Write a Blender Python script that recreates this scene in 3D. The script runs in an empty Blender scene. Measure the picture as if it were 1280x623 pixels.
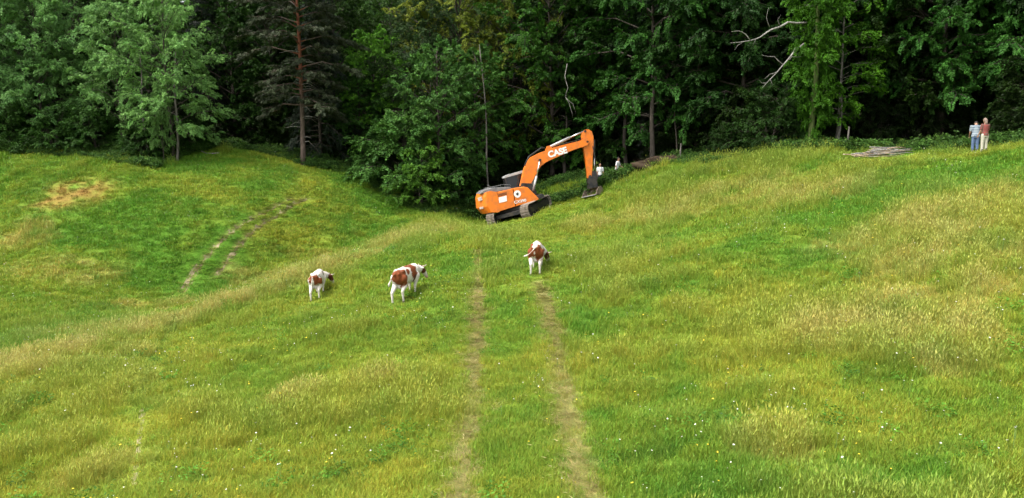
import bpy, bmesh, math, random
import numpy as np
from mathutils import Vector, Matrix, Euler
R = math.radians
S = bpy.context.scene
COL = S.collection

# ------------------------------------------------------------------ camera, sky, sun, exposure
FPX, PITCH, CZ = 914.0, R(7.0), 6.5
cam_d = bpy.data.cameras.new('camera')
cam_d.sensor_width = 36.0
cam_d.lens = 36.0 * FPX / 1280.0
cam_d.clip_start, cam_d.clip_end = 0.1, 3000.0
cam = bpy.data.objects.new('camera', cam_d)
COL.objects.link(cam)
cam.location = (0, 0, CZ)
cam.rotation_euler = (R(90) - PITCH, 0, 0)
S.camera = cam

SUN_ELEV, SUN_AZ = R(58), R(-118)          # azimuth from +Y, clockwise seen from above
W = bpy.data.worlds.new('World')
S.world = W
W.use_nodes = True
wn, wl = W.node_tree.nodes, W.node_tree.links
wn.clear()
sky = wn.new('ShaderNodeTexSky')
sky.sky_type = 'NISHITA'
sky.sun_disc = False
sky.sun_elevation = SUN_ELEV
sky.sun_rotation = SUN_AZ
sky.air_density, sky.dust_density, sky.ozone_density = 1.0, 4.0, 1.0
hs = wn.new('ShaderNodeHueSaturation')
hs.inputs['Saturation'].default_value = 0.2
bg = wn.new('ShaderNodeBackground')
bg.inputs['Strength'].default_value = 0.15
wo = wn.new('ShaderNodeOutputWorld')
wl.new(sky.outputs[0], hs.inputs['Color'])
wl.new(hs.outputs[0], bg.inputs['Color'])
wl.new(bg.outputs[0], wo.inputs['Surface'])
sd = bpy.data.lights.new('sun', 'SUN')
sd.energy = 1.5
sd.angle = R(18)
sd.color = (1.0, 0.95, 0.86)
sun = bpy.data.objects.new('sun', sd)
COL.objects.link(sun)
sdir = Vector((math.sin(SUN_AZ) * math.cos(SUN_ELEV), math.cos(SUN_AZ) * math.cos(SUN_ELEV), math.sin(SUN_ELEV)))
sun.rotation_euler = sdir.to_track_quat('Z', 'Y').to_euler()
sun.location = sdir * 100
S.view_settings.view_transform = 'Standard'
S.view_settings.look = 'None'
S.view_settings.gamma = 1.0
S.view_settings.exposure = 1.4
S.render.engine = 'CYCLES'
W.cycles.sampling_method = 'NONE'
S.cycles.use_denoising = True
S.cycles.max_bounces = 3
S.cycles.diffuse_bounces = 1
S.cycles.transmission_bounces = 2
S.cycles.transparent_max_bounces = 4

# ------------------------------------------------------------------ small tools
_up = Vector((0, math.sin(PITCH), math.cos(PITCH)))
_fw = Vector((0, math.cos(PITCH), -math.sin(PITCH)))
def ray(px, py):
    return _fw + Vector((1, 0, 0)) * ((px - 640) / FPX) + _up * ((311.5 - py) / FPX)
def at(px, py, Y):
    d = ray(px, py)
    return Vector((0, 0, CZ)) + d * (Y / d.y)

_rt = np.random.RandomState(7).rand(256, 256)
def vnoise(x, y):
    x = np.asarray(x, float); y = np.asarray(y, float)
    ix = np.floor(x).astype(int); iy = np.floor(y).astype(int)
    fx = x - ix; fy = y - iy
    fx = fx * fx * (3 - 2 * fx); fy = fy * fy * (3 - 2 * fy)
    g = lambda a, b: _rt[a & 255, b & 255]
    return (g(ix, iy) * (1 - fx) + g(ix + 1, iy) * fx) * (1 - fy) + (g(ix, iy + 1) * (1 - fx) + g(ix + 1, iy + 1) * fx) * fy
def fbm(x, y, s, o=3, off=0.0):
    v = 0; a = 1; t = 0
    x = np.asarray(x, float) / s + off; y = np.asarray(y, float) / s + off * 1.7
    for k in range(o):
        v = v + a * vnoise(x, y); t += a
        x = x * 2.03 + 13.1; y = y * 2.03 + 5.7; a *= 0.5
    return v / t
def smooth(e0, e1, v):
    t = np.clip((v - e0) / (e1 - e0), 0, 1)
    return t * t * (3 - 2 * t)

# ------------------------------------------------------------------ terrain
CTRL = [  # pixel x, pixel y, distance ahead
    (640, 623, 12.5), (900, 623, 11.8), (1280, 623, 10.6), (300, 623, 13.3), (0, 623, 14.2), (-300, 600, 16),
    (640, 470, 19.0), (495, 383, 27), (395, 377, 31), (668, 343, 28), (600, 300, 38), (300, 480, 20.5), (150, 480, 21.5),
    (0, 460, 25), (230, 402, 29.5), (330, 357, 34), (430, 324, 37.5), (500, 304, 42), (560, 290, 44.5), (612, 291, 46),
    (200, 374, 39.5), (90, 405, 34), (0, 390, 36), (240, 345, 42), (320, 335, 44), (400, 306, 47.5), (470, 283, 52), (290, 300, 45), (360, 250, 51), (100, 300, 44), (0, 290, 45.5),
    (80, 240, 49), (0, 185, 56), (130, 193, 55.5), (210, 207, 54), (290, 184, 62), (380, 207, 58), (440, 218, 58), (490, 250, 56), (530, 268, 54),
    (-200, 190, 58), (-200, 300, 46),
    (590, 278, 49.5), (645, 294, 43), (690, 288, 42.5), (652, 272, 52), (695, 255, 51.5), (738, 250, 50.5), (764, 226, 55), (700, 231, 57), (760, 220, 57.5), (820, 214, 50), (785, 236, 49.5), (738, 266, 46.5), (740, 288, 40.5),
    (960, 400, 20.5), (960, 300, 27), (960, 200, 43.5), (840, 300, 32.5), (1280, 400, 16.8), (1280, 270, 23.5), (1280, 182, 34.5),
    (1220, 193, 36), (1100, 197, 39.5), (1100, 300, 24.5), (1500, 420, 15), (1500, 200, 30), (1560, 300, 19),
    (800, 400, 21.5),
]
_pts = [tuple(at(*c)) for c in CTRL]
_pts += [(-70, 75, 9), (-35, 72, 8), (-10, 74, 4.5), (5, 72, 3), (20, 68, 6.5), (40, 58, 9), (60, 48, 11), (90, 35, 15), (100, 5, 12), (50, 5, 8), (20, 0, 2.6),
         (-30, 0, -1), (0, -15, 0.5), (-90, 20, 3), (-60, 30, 0.5), (90, -40, 9), (-80, -40, 0), (0, -60, 0), (-110, 60, 8),
         (-80, 110, 24), (-30, 110, 23), (10, 108, 20), (50, 100, 23), (100, 80, 26), (0, 160, 40), (-90, 170, 42), (90, 160, 42), (150, 60, 28), (-150, 100, 24)]
_C = np.array(_pts)
def _tps(r2):
    return 0.5 * r2 * np.log(r2 + 1e-6)
_n = len(_C)
_K = _tps(((_C[:, None, :2] - _C[None, :, :2]) ** 2).sum(-1)) + np.eye(_n) * 0.8
_P = np.c_[np.ones(_n), _C[:, :2]]
_A = np.block([[_K, _P], [_P.T, np.zeros((3, 3))]])
_w = np.linalg.solve(_A, np.r_[_C[:, 2], np.zeros(3)])
def terrain0(x, y):
    x = np.clip(np.atleast_1d(np.asarray(x, float)), -150, 150); y = np.clip(np.atleast_1d(np.asarray(y, float)), -60, 170)
    z = _w[_n] + _w[_n + 1] * x + _w[_n + 2] * y
    for k in range(_n):
        z = z + _w[k] * _tps((x - _C[k, 0]) ** 2 + (y - _C[k, 1]) ** 2)
    return z
EXC = at(652, 272, 52.0)
EXC.z = float(terrain0(EXC.x, EXC.y)[0])
EXC_SLOPE = math.tan(R(15.5))
PATHS = []      # (polyline Nx2, half width, depth)
def seg_dist(x, y, poly):
    d = np.full(np.shape(x), 1e9)
    for (a, b) in zip(poly[:-1], poly[1:]):
        ab = b - a; L2 = (ab ** 2).sum()
        t = np.clip(((x - a[0]) * ab[0] + (y - a[1]) * ab[1]) / L2, 0, 1)
        d = np.minimum(d, np.hypot(x - a[0] - t * ab[0], y - a[1] - t * ab[1]))
    return d
def terrain(x, y):
    x = np.atleast_1d(np.asarray(x, float)); y = np.atleast_1d(np.asarray(y, float))
    z = terrain0(x, y)
    nf = 1 - .85 * np.exp(-((x - EXC.x) / 6) ** 2 - ((y - EXC.y + 5) / 8) ** 2)
    z = z + (fbm(x, y, 5.0, 3, 3.3) - 0.5) * 0.55 * nf + (fbm(x, y, 1.3, 2, 9.1) - 0.5) * 0.12
    dx_ = x - EXC.x; d = np.hypot(np.where(dx_ > 0, .66 * dx_, dx_), y - EXC.y)
    w = 1 - smooth(3.0, 6.5, d)
    pl = EXC.z + (x - EXC.x) * EXC_SLOPE
    z = z * (1 - w) + pl * w
    z = z - .3 * np.exp(-((x - EXC.x - 4.7) / 1.3) ** 2 - ((y - EXC.y + 1.0) / 1.5) ** 2)
    for poly, hw, dep in PATHS:
        if dep > 0:
            z = z - dep * (1 - smooth(hw * 0.6, hw * 1.5, seg_dist(x, y, poly)))
    return z
def tz(x, y):
    return float(terrain(x, y)[0])
def ground_at(px, py, ymin=8.0, ymax=75.0):
    d = ray(px, py)
    Y = np.linspace(ymin, ymax, 700)
    X = d.x / d.y * Y; Z = CZ + d.z / d.y * Y
    below = np.where(Z < terrain(X, Y))[0]
    k = below[0] if len(below) else len(Y) - 1
    return Vector((X[k], Y[k], tz(X[k], Y[k])))
def on_ground(px, Y):
    x = (px - 640) / FPX * Y * 1.004
    return Vector((x, Y, tz(x, Y)))

def pathline(pts, hw, dep):
    P = [ground_at(*p) for p in pts]
    P = np.array([(p.x, p.y) for p in P])
    # resample smoothly
    t = np.r_[0, np.cumsum(np.hypot(*np.diff(P, axis=0).T))]
    n = max(6, int(t[-1] / 0.45))
    tt = np.linspace(0, t[-1], n)
    q = np.c_[np.interp(tt, t, P[:, 0]), np.interp(tt, t, P[:, 1])]
    for _ in range(6):
        q[1:-1] = 0.5 * q[1:-1] + 0.25 * (q[:-2] + q[2:])
    return (q, hw, dep)
_raw = [([(598, 312), (600, 350), (600, 400), (595, 450), (590, 500), (585, 560), (578, 650)], 0.26, 0.03),
        ([(676, 352), (688, 390), (700, 440), (708, 500), (722, 560), (746, 650)], 0.30, 0.03),
        ([(366, 246), (345, 256), (310, 276), (275, 302), (250, 326), (236, 348), (229, 364)], 0.18, 0.16),
        ([(384, 247), (362, 257), (330, 277), (302, 300), (282, 324), (268, 346)], 0.18, 0.16),
        ([(228, 392), (205, 425), (188, 455), (180, 490), (177, 520), (174, 560), (167, 606)], 0.15, 0.04)]
_pl = [pathline(*r) for r in _raw]
PATHS.extend(_pl)
EDGE_PX = [(-420, 62), (-120, 58), (0, 55.5), (100, 55), (205, 53.5), (240, 57), (285, 61), (330, 60), (380, 58.5), (450, 58), (500, 56), (540, 54.5), (600, 55.5), (700, 58.5), (760, 56),
           (820, 51), (900, 47), (1000, 44), (1100, 41), (1200, 38.5), (1280, 35.5), (1420, 32), (1700, 26)]
EDGE = np.array([((p - 640) / FPX * Y * 1.004, Y) for p, Y in EDGE_PX])
def edge_y(x):
    return np.interp(x, EDGE[:, 0], EDGE[:, 1])

# colour of the meadow: zones measured on the ground
def zone(px, py, rx, ry):
    g = ground_at(px, py)
    return (g.x, g.y, rx, ry)
Z_BARE = [zone(100, 238, 2.7, 1.7), zone(70, 252, 2.0, .9)]
Z_DRY = [zone(1255, 350, 2.0, 2.0), zone(1170, 400, 1.6, 1.8), zone(1130, 370, 1.2, 1.2), zone(735, 285, 1.3, 3.0), zone(900, 250, 4.5, 3.2), zone(1010, 245, 3.0, 2.2), zone(1200, 270, 4, 2.5),
         zone(820, 270, 2.5, 3), zone(1180, 320, 2.5, 2), zone(60, 445, 4, 1.3), zone(130, 415, 3.5, 1.2), zone(190, 385, 3.0, 1.2), zone(20, 465, 2.5, 1.5), zone(340, 348, 2.6, 1.6), zone(420, 320, 3, 1.4),
         zone(510, 293, 3, 1.3), zone(380, 500, .9, .9), zone(80, 335, 3.5, 1.5), zone(25, 300, 2, 2), zone(120, 590, 1.0, .8), zone(470, 480, 1.2, .9), zone(1030, 420, 1.6, 1.5), zone(980, 560, .8, .6), zone(1220, 440, 1.2, 1.0)]
Z_DRY += [zone(px_, py_ + 4, 1.7, 1.0) for px_, py_ in ((40, 455), (90, 438), (150, 415), (210, 400), (250, 388), (290, 372), (360, 343), (400, 330), (450, 312), (480, 303), (540, 289))]
Z_LUSH = [zone(1080, 262, 3.5, 2.2), zone(1000, 300, 3.0, 2.0), zone(930, 330, 2.6, 2.0), zone(860, 345, 2.5, 2.2), zone(780, 410, 2.4, 2.4), zone(900, 600, 1.6, 1.1), zone(840, 520, 1.8, 1.6), zone(650, 520, 1.0, 2.5),
          zone(640, 430, 1.2, 3), zone(320, 215, 8, 3.5), zone(440, 240, 5, 4), zone(180, 270, 7, 3), zone(250, 310, 4, 3), zone(1200, 215, 6, 2.0), zone(1040, 205, 6, 1.5), zone(780, 225, 4, 2.2), zone(200, 350, 3, 1.5), zone(820, 560, 1.5, 1), zone(1090, 580, 1.5, .8), zone(430, 290, 5, 2.5)]
Z_DARK = [zone(1090, 468, .75, .7), zone(1105, 400, .6, .7), zone(915, 528, .45, .4), zone(345, 315, 1.2, .8), zone(20, 512, .9, .6), zone(130, 384, 1.4, .8), zone(820, 572, .8, .5), zone(250, 602, .9, .5), zone(118, 452, .5, .5), zone(270, 442, .7, .5),
          zone(1180, 460, .5, .5), zone(1250, 310, .8, .8), zone(40, 240, 1.4, .8), zone(1150, 250, 1.2, .9), zone(890, 215, 2.0, .8), zone(1235, 235, 1.5, .8), zone(1090, 220, 2, .8), zone(720, 300, 1.0, 1.6), zone(420, 600, .6, .4), zone(880, 620, .8, .5), zone(560, 400, .9, .8), zone(1200, 560, .6, .4), zone(480, 560, .7, .5)]
CREST = None
CREST = np.array([tuple(ground_at(px_, py_ + 5))[:2] for px_, py_ in ((0, 460), (60, 446), (150, 418), (215, 399), (290, 372), (360, 345), (430, 321), (500, 300), (565, 285))])
def zsum(Z, x, y, nz):
    v = np.zeros(np.shape(x))
    for (cx, cy, rx, ry) in Z:
        d = np.hypot((x - cx) / rx, (y - cy) / ry) + (nz - 0.5) * 1.3
        v = np.maximum(v, 1 - smooth(0.45, 1.25, d))
    return v
def path_w(x, y, sel=None):
    v = np.zeros(np.shape(x))
    wob = (fbm(x, y, 0.6, 2, 21.0) - 0.5) * 0.28
    for poly, hw, dep in (PATHS if sel is None else PATHS[sel]):
        v = np.maximum(v, 1 - smooth(hw * 0.55, hw * 1.25, seg_dist(x, y, poly) + wob))
    return v
def lerp(a, b, t):
    t = np.asarray(t)[..., None]
    return a * (1 - t) + b * t
C_G = np.array([0.108, 0.248, 0.022]); C_Y = np.array([0.285, 0.345, 0.038]); C_T = np.array([0.47, 0.42, 0.14]); C_D = np.array([0.060, 0.170, 0.016]); C_S = np.array([0.33, 0.145, 0.055]); C_P = np.array([0.36, 0.36, 0.12])
def meadow(x, y):
    """tint, dryness, bareness, lushness, darkness, path weight on the meadow"""
    n1 = fbm(x, y, 7.0, 3, 1.0); n2 = fbm(x, y, 2.2, 3, 4.0); n3 = fbm(x, y, 0.7, 2, 6.0)
    bare = zsum(Z_BARE, x, y, n3); dry = zsum(Z_DRY, x, y, n2); lush = zsum(Z_LUSH, x, y, n2); dark = zsum(Z_DARK, x, y, n3)
    pw = path_w(x, y, slice(0, 4)); pf = path_w(x, y, slice(4, 5))
    near = 1 - smooth(14, 40, y)
    left = smooth(2, -10, x) * smooth(-1.5, 2.0, y - np.interp(x, [-26, -17, -11.5, -8.5, -4], [24, 28, 33.5, 38, 46]))
    yel = np.clip(0.52 + 1.0 * (n1 - 0.5) + 0.8 * (n2 - 0.5) + 0.6 * (n3 - 0.5) + 0.30 * dry - 0.36 * lush - 0.14 * left, 0, 1)
    c = lerp(C_G, C_Y, yel)
    c = lerp(c, C_T, np.clip(dry * (0.12 + 0.9 * (n3 - 0.3)), 0, 0.6))
    cr = seg_dist(x, y, CREST) if CREST is not None else 9.0
    c = lerp(c, C_T, np.clip((1 - smooth(.2, 2.4, cr + (n2 - .5) * 3.0)) * (.16 + 1.0 * (n3 - .3)), 0, .5))
    c = lerp(c, C_D, np.clip(dark * (.25 + 1.1 * (n3 - .3)), 0, .75))
    c = lerp(c, C_S, np.clip(bare * (0.32 + 1.2 * (n3 - .3)), 0, .75))
    c = lerp(c, C_P, np.clip(pw * 0.48, 0, 1))
    c = lerp(c, C_D, np.clip(pf * smooth(17, 21, y) * .6, 0, 1))
    pw = np.maximum(pw, pf * smooth(21, 17, y))
    return c, dry, bare, lush, dark, pw

# ------------------------------------------------------------------ mesh tools
class MB:
    """collects faces; build() links them as one mesh object"""
    def __init__(s):
        s.v = []; s.f = []
    def add(s, vs, fs):
        o = len(s.v)
        s.v.extend([tuple(p) for p in vs]); s.f.extend([tuple(i + o for i in f) for f in fs])
        return s
    def box(s, a, b, taper=None):
        x0, y0, z0 = a; x1, y1, z1 = b
        vs = [(x0, y0, z0), (x1, y0, z0), (x1, y1, z0), (x0, y1, z0), (x0, y0, z1), (x1, y0, z1), (x1, y1, z1), (x0, y1, z1)]
        return s.add(vs, [(3, 2, 1, 0), (4, 5, 6, 7), (0, 1, 5, 4), (1, 2, 6, 5), (2, 3, 7, 6), (3, 0, 4, 7)])
    def prism(s, prof, y0, y1, bev=0.0):
        """profile in x,z extruded along y, with a small chamfer"""
        n = len(prof)
        if bev > 0:
            cx = sum(p[0] for p in prof) / n; cz = sum(p[1] for p in prof) / n
            def ins(p):
                dx, dz = cx - p[0], cz - p[1]; L = math.hypot(dx, dz) or 1
                return (p[0] + dx / L * bev, p[1] + dz / L * bev)
            rings = [[(ins(p)[0], y0, ins(p)[1]) for p in prof], [(p[0], y0 + bev, p[1]) for p in prof], [(p[0], y1 - bev, p[1]) for p in prof], [(ins(p)[0], y1, ins(p)[1]) for p in prof]]
        else:
            rings = [[(p[0], y0, p[1]) for p in prof], [(p[0], y1, p[1]) for p in prof]]
        vs = [v for r in rings for v in r]; fs = []
        for k in range(len(rings) - 1):
            for i in range(n):
                j = (i + 1) % n
                fs.append((k * n + i, k * n + j, (k + 1) * n + j, (k + 1) * n + i))
        fs.append(tuple(range(n - 1, -1, -1))); m = (len(rings) - 1) * n
        fs.append(tuple(range(m, m + n)))
        return s.add(vs, fs)
    def tube(s, pts, rad, n=6, caps=True):
        pts = [Vector(p) for p in pts]
        if not hasattr(rad, '__len__'): rad = [rad] * len(pts)
        vs = []; fs = []; pu = None
        for i, p in enumerate(pts):
            t = (pts[min(i + 1, len(pts) - 1)] - pts[max(i - 1, 0)]).normalized()
            if pu is None:
                u = t.orthogonal().normalized()
            else:
                u = (pu - t * pu.dot(t)); u = u.normalized() if u.length > 1e-6 else t.orthogonal().normalized()
            pu = u; w = t.cross(u)
            for k in range(n):
                a = 2 * math.pi * k / n
                vs.append(p + (u * math.cos(a) + w * math.sin(a)) * rad[i])
        for i in range(len(pts) - 1):
            for k in range(n):
                j = (k + 1) % n
                fs.append((i * n + k, i * n + j, (i + 1) * n + j, (i + 1) * n + k))
        if caps:
            fs.append(tuple(range(n - 1, -1, -1))); m = (len(pts) - 1) * n; fs.append(tuple(range(m, m + n)))
        return s.add(vs, fs)
    def ball(s, c, r, n=10, m=7):
        c = Vector(c)
        if not hasattr(r, '__len__'): r = (r, r, r)
        vs = [c + Vector((0, 0, r[2]))]; fs = []
        for i in range(1, m):
            a = math.pi * i / m
            for k in range(n):
                b = 2 * math.pi * k / n
                vs.append(c + Vector((r[0] * math.sin(a) * math.cos(b), r[1] * math.sin(a) * math.sin(b), r[2] * math.cos(a))))
        vs.append(c - Vector((0, 0, r[2])))
        for k in range(n): fs.append((0, 1 + k, 1 + (k + 1) % n))
        for i in range(m - 2):
            for k in range(n):
                j = (k + 1) % n
                fs.append((1 + i * n + k, 1 + (i + 1) * n + k, 1 + (i + 1) * n + j, 1 + i * n + j))
        e = len(vs) - 1; o = 1 + (m - 2) * n
        for k in range(n): fs.append((e, o + (k + 1) % n, o + k))
        return s.add(vs, fs)
    def chain(s, pts, rad, n=10):
        """rounded limb: tube with balls at the joints"""
        s.tube(pts, rad, n)
        for p, r in zip(pts, rad): s.ball(p, r, n, 7)
        return s
    def loft(s, secs, n=16):
        """secs: (center, half_width_vec, half_height_vec)"""
        vs = []; fs = []
        for c, hw, hh in secs:
            for k in range(n):
                a = 2 * math.pi * k / n
                vs.append(Vector(c) + Vector(hw) * math.cos(a) + Vector(hh) * math.sin(a))
        for i in range(len(secs) - 1):
            for k in range(n):
                j = (k + 1) % n
                fs.append((i * n + k, i * n + j, (i + 1) * n + j, (i + 1) * n + k))
        fs.append(tuple(range(n - 1, -1, -1))); m = (len(secs) - 1) * n; fs.append(tuple(range(m, m + n)))
        return s.add(vs, fs)
    def mesh(s, name, mat=None, smooth_shade=False):
        me = bpy.data.meshes.new(name)
        me.from_pydata(s.v, [], s.f)
        bm = bmesh.new(); bm.from_mesh(me)
        bmesh.ops.recalc_face_normals(bm, faces=bm.faces)
        bm.to_mesh(me); bm.free()
        if mat: me.materials.append(mat)
        if smooth_shade: me.shade_smooth()
        return me
    def build(s, name, mat=None, parent=None, smooth_shade=False):
        return link(name, s.mesh(name, mat, smooth_shade), parent)
def link(name, me, parent=None):
    o = bpy.data.objects.new(name, me)
    COL.objects.link(o)
    if parent: o.parent = parent
    return o
def empty(name, loc=(0, 0, 0), rz=0.0):
    o = bpy.data.objects.new(name, None)
    COL.objects.link(o)
    o.location = loc; o.rotation_euler = (0, 0, rz); o.empty_display_size = 0.3
    return o
def tag(o, label=None, cat=None, group=None, kind=None):
    if label: o['label'] = label
    if cat: o['category'] = cat
    if group: o['group'] = group
    if kind: o['kind'] = kind
    return o
def np_mesh(name, V, loops, total, mat, cols=None, attr='col'):
    """fast mesh: V (n,3), flat loop indices, loop totals"""
    me = bpy.data.meshes.new(name)
    me.vertices.add(len(V)); me.vertices.foreach_set('co', np.ascontiguousarray(V, np.float32).ravel())
    me.loops.add(len(loops)); me.loops.foreach_set('vertex_index', np.asarray(loops, np.int32))
    st = np.r_[0, np.cumsum(total)[:-1]].astype(np.int32)
    me.polygons.add(len(total)); me.polygons.foreach_set('loop_start', st)
    me.update(calc_edges=True)
    if cols is not None:
        a = me.attributes.new(attr, 'FLOAT_COLOR', 'POINT')
        a.data.foreach_set('color', np.c_[cols, np.ones(len(cols))].astype(np.float32).ravel())
    if mat: me.materials.append(mat)
    return me
def remeshed(mb, voxel, name, mat, iters=4, fac=0.5):
    """one continuous skin round everything collected in mb"""
    o = mb.build('tmp_skin')
    m = o.modifiers.new('r', 'REMESH'); m.mode = 'VOXEL'; m.voxel_size = voxel
    q = o.modifiers.new('s', 'SMOOTH'); q.factor = fac; q.iterations = iters
    dg = bpy.context.evaluated_depsgraph_get()
    me = bpy.data.meshes.new_from_object(o.evaluated_get(dg))
    old = o.data
    bpy.data.objects.remove(o); bpy.data.meshes.remove(old)
    me.name = name; me.materials.clear(); me.materials.append(mat); me.shade_smooth()
    return me
def verts_np(me):
    a = np.empty(len(me.vertices) * 3, np.float32); me.vertices.foreach_get('co', a)
    return a.reshape(-1, 3)
def set_col(me, cols):
    a = me.attributes.new('col', 'FLOAT_COLOR', 'POINT')
    a.data.foreach_set('color', np.c_[cols, np.ones(len(cols))].astype(np.float32).ravel())

# ------------------------------------------------------------------ materials
def nodes_of(name):
    m = bpy.data.materials.new(name); m.use_nodes = True
    nt = m.node_tree; nt.nodes.clear()
    out = nt.nodes.new('ShaderNodeOutputMaterial')
    return m, nt.nodes, nt.links, out
def N(n, t, **k):
    q = n.new(t)
    for a, b in k.items(): setattr(q, a, b)
    return q
def mixcol(n, l, a, b, fac=1.0, mode='MULTIPLY'):
    q = N(n, 'ShaderNodeMix', data_type='RGBA', blend_type=mode)
    if hasattr(fac, 'is_linked'): l.new(fac, q.inputs[0])
    else: q.inputs[0].default_value = fac
    for s, i in ((a, 6), (b, 7)):
        if hasattr(s, 'is_linked'): l.new(s, q.inputs[i])
        else: q.inputs[i].default_value = (*s, 1) if len(s) == 3 else s
    return q.outputs[2]
def solid(name, col, rough=0.6, metal=0.0, spec=0.4, dirt=None, dscale=3.0, damt=0.35, bump=0.0, bscale=30.0, coat=0.0, obj=True):
    """painted or worn surface: colour with grime in patches and a fine relief"""
    m, n, l, out = nodes_of(name)
    b = N(n, 'ShaderNodeBsdfPrincipled')
    b.inputs['Roughness'].default_value = rough; b.inputs['Metallic'].default_value = metal; b.inputs['Specular IOR Level'].default_value = spec
    b.inputs['Coat Weight'].default_value = coat
    tc = N(n, 'ShaderNodeTexCoord')
    nz = N(n, 'ShaderNodeTexNoise'); nz.inputs['Scale'].default_value = dscale; nz.inputs['Detail'].default_value = 6
    l.new(tc.outputs['Object'], nz.inputs['Vector'])
    rp = N(n, 'ShaderNodeMapRange'); rp.inputs[1].default_value = 0.42; rp.inputs[2].default_value = 0.72; rp.inputs[3].default_value = 0; rp.inputs[4].default_value = damt
    l.new(nz.outputs['Fac'], rp.inputs[0])
    c = mixcol(n, l, col, dirt or tuple(x * 0.5 for x in col), rp.outputs[0], 'MIX')
    l.new(c, b.inputs['Base Color'])
    if bump:
        n2 = N(n, 'ShaderNodeTexNoise'); n2.inputs['Scale'].default_value = bscale; n2.inputs['Detail'].default_value = 4
        l.new(tc.outputs['Object'], n2.inputs['Vector'])
        bp = N(n, 'ShaderNodeBump'); bp.inputs['Strength'].default_value = bump; bp.inputs['Distance'].default_value = 0.02
        l.new(n2.outputs['Fac'], bp.inputs['Height']); l.new(bp.outputs[0], b.inputs['Normal'])
    l.new(b.outputs[0], out.inputs[0])
    return m
def vcol(name, rough=0.7, spec=0.25, noise=0.25, scale=25.0, sheen=0.0):
    m, n, l, out = nodes_of(name)
    b = N(n, 'ShaderNodeBsdfPrincipled'); b.inputs['Roughness'].default_value = rough; b.inputs['Specular IOR Level'].default_value = spec
    a = N(n, 'ShaderNodeAttribute', attribute_name='col')
    tc = N(n, 'ShaderNodeTexCoord'); nz = N(n, 'ShaderNodeTexNoise'); nz.inputs['Scale'].default_value = scale
    l.new(tc.outputs['Object'], nz.inputs['Vector'])
    mr = N(n, 'ShaderNodeMapRange'); mr.inputs[3].default_value = 1 - noise; mr.inputs[4].default_value = 1 + noise
    l.new(nz.outputs['Fac'], mr.inputs[0])
    c = mixcol(n, l, a.outputs['Color'], mr.outputs[0])
    l.new(c, b.inputs['Base Color']); l.new(b.outputs[0], out.inputs[0])
    return m
def leafmat(name, transl=0.25, rough=0.5, spec=0.3, instancer=False):
    """leaf: its own colour attribute times the colour of its plant"""
    m, n, l, out = nodes_of(name)
    a = N(n, 'ShaderNodeAttribute', attribute_name='col')
    if instancer:
        t = N(n, 'ShaderNodeAttribute', attribute_name='tint', attribute_type='INSTANCER').outputs['Color']
    else:
        t = N(n, 'ShaderNodeObjectInfo').outputs['Color']
    c = mixcol(n, l, a.outputs['Color'], t)
    b = N(n, 'ShaderNodeBsdfPrincipled'); b.inputs['Roughness'].default_value = rough; b.inputs['Specular IOR Level'].default_value = spec
    tr = N(n, 'ShaderNodeBsdfTranslucent'); mx = N(n, 'ShaderNodeMixShader'); mx.inputs[0].default_value = transl
    l.new(c, b.inputs['Base Color']); l.new(c, tr.inputs['Color'])
    l.new(b.outputs[0], mx.inputs[1]); l.new(tr.outputs[0], mx.inputs[2]); l.new(mx.outputs[0], out.inputs[0])
    return m
def barkmat(name, a, b_, zsplit=None):
    m, n, l, out = nodes_of(name)
    b = N(n, 'ShaderNodeBsdfPrincipled'); b.inputs['Roughness'].default_value = 0.9; b.inputs['Specular IOR Level'].default_value = 0.15
    tc = N(n, 'ShaderNodeTexCoord'); mp = N(n, 'ShaderNodeMapping'); mp.inputs['Scale'].default_value = (6, 6, 1.2)
    nz = N(n, 'ShaderNodeTexNoise'); nz.inputs['Scale'].default_value = 2.2; nz.inputs['Detail'].default_value = 6
    l.new(tc.outputs['Object'], mp.inputs[0]); l.new(mp.outputs[0], nz.inputs['Vector'])
    mr = N(n, 'ShaderNodeMapRange'); mr.inputs[1].default_value = .35; mr.inputs[2].default_value = .68
    l.new(nz.outputs['Fac'], mr.inputs[0])
    c = mixcol(n, l, a, b_, mr.outputs[0], 'MIX')
    if zsplit:
        sx = N(n, 'ShaderNodeSeparateXYZ'); l.new(tc.outputs['Object'], sx.inputs[0])
        m2 = N(n, 'ShaderNodeMapRange'); m2.inputs[1].default_value = zsplit[0]; m2.inputs[2].default_value = zsplit[1]
        l.new(sx.outputs['Z'], m2.inputs[0])
        vl = N(n, 'ShaderNodeVectorMath', operation='LENGTH'); cx_ = N(n, 'ShaderNodeCombineXYZ'); l.new(sx.outputs['X'], cx_.inputs[0]); l.new(sx.outputs['Y'], cx_.inputs[1]); l.new(cx_.outputs[0], vl.inputs[0])
        m3 = N(n, 'ShaderNodeMapRange'); m3.inputs[1].default_value = .55; m3.inputs[2].default_value = .4; l.new(vl.outputs['Value'], m3.inputs[0])
        mm = N(n, 'ShaderNodeMath', operation='MULTIPLY'); l.new(m2.outputs[0], mm.inputs[0]); l.new(m3.outputs[0], mm.inputs[1])
        c = mixcol(n, l, c, mixcol(n, l, c, zsplit[2], 0.85, 'MIX'), mm.outputs[0], 'MIX')
    bp = N(n, 'ShaderNodeBump'); bp.inputs['Strength'].default_value = .6; bp.inputs['Distance'].default_value = .04
    l.new(nz.outputs['Fac'], bp.inputs['Height']); l.new(bp.outputs[0], b.inputs['Normal'])
    l.new(c, b.inputs['Base Color']); l.new(b.outputs[0], out.inputs[0])
    return m

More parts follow.
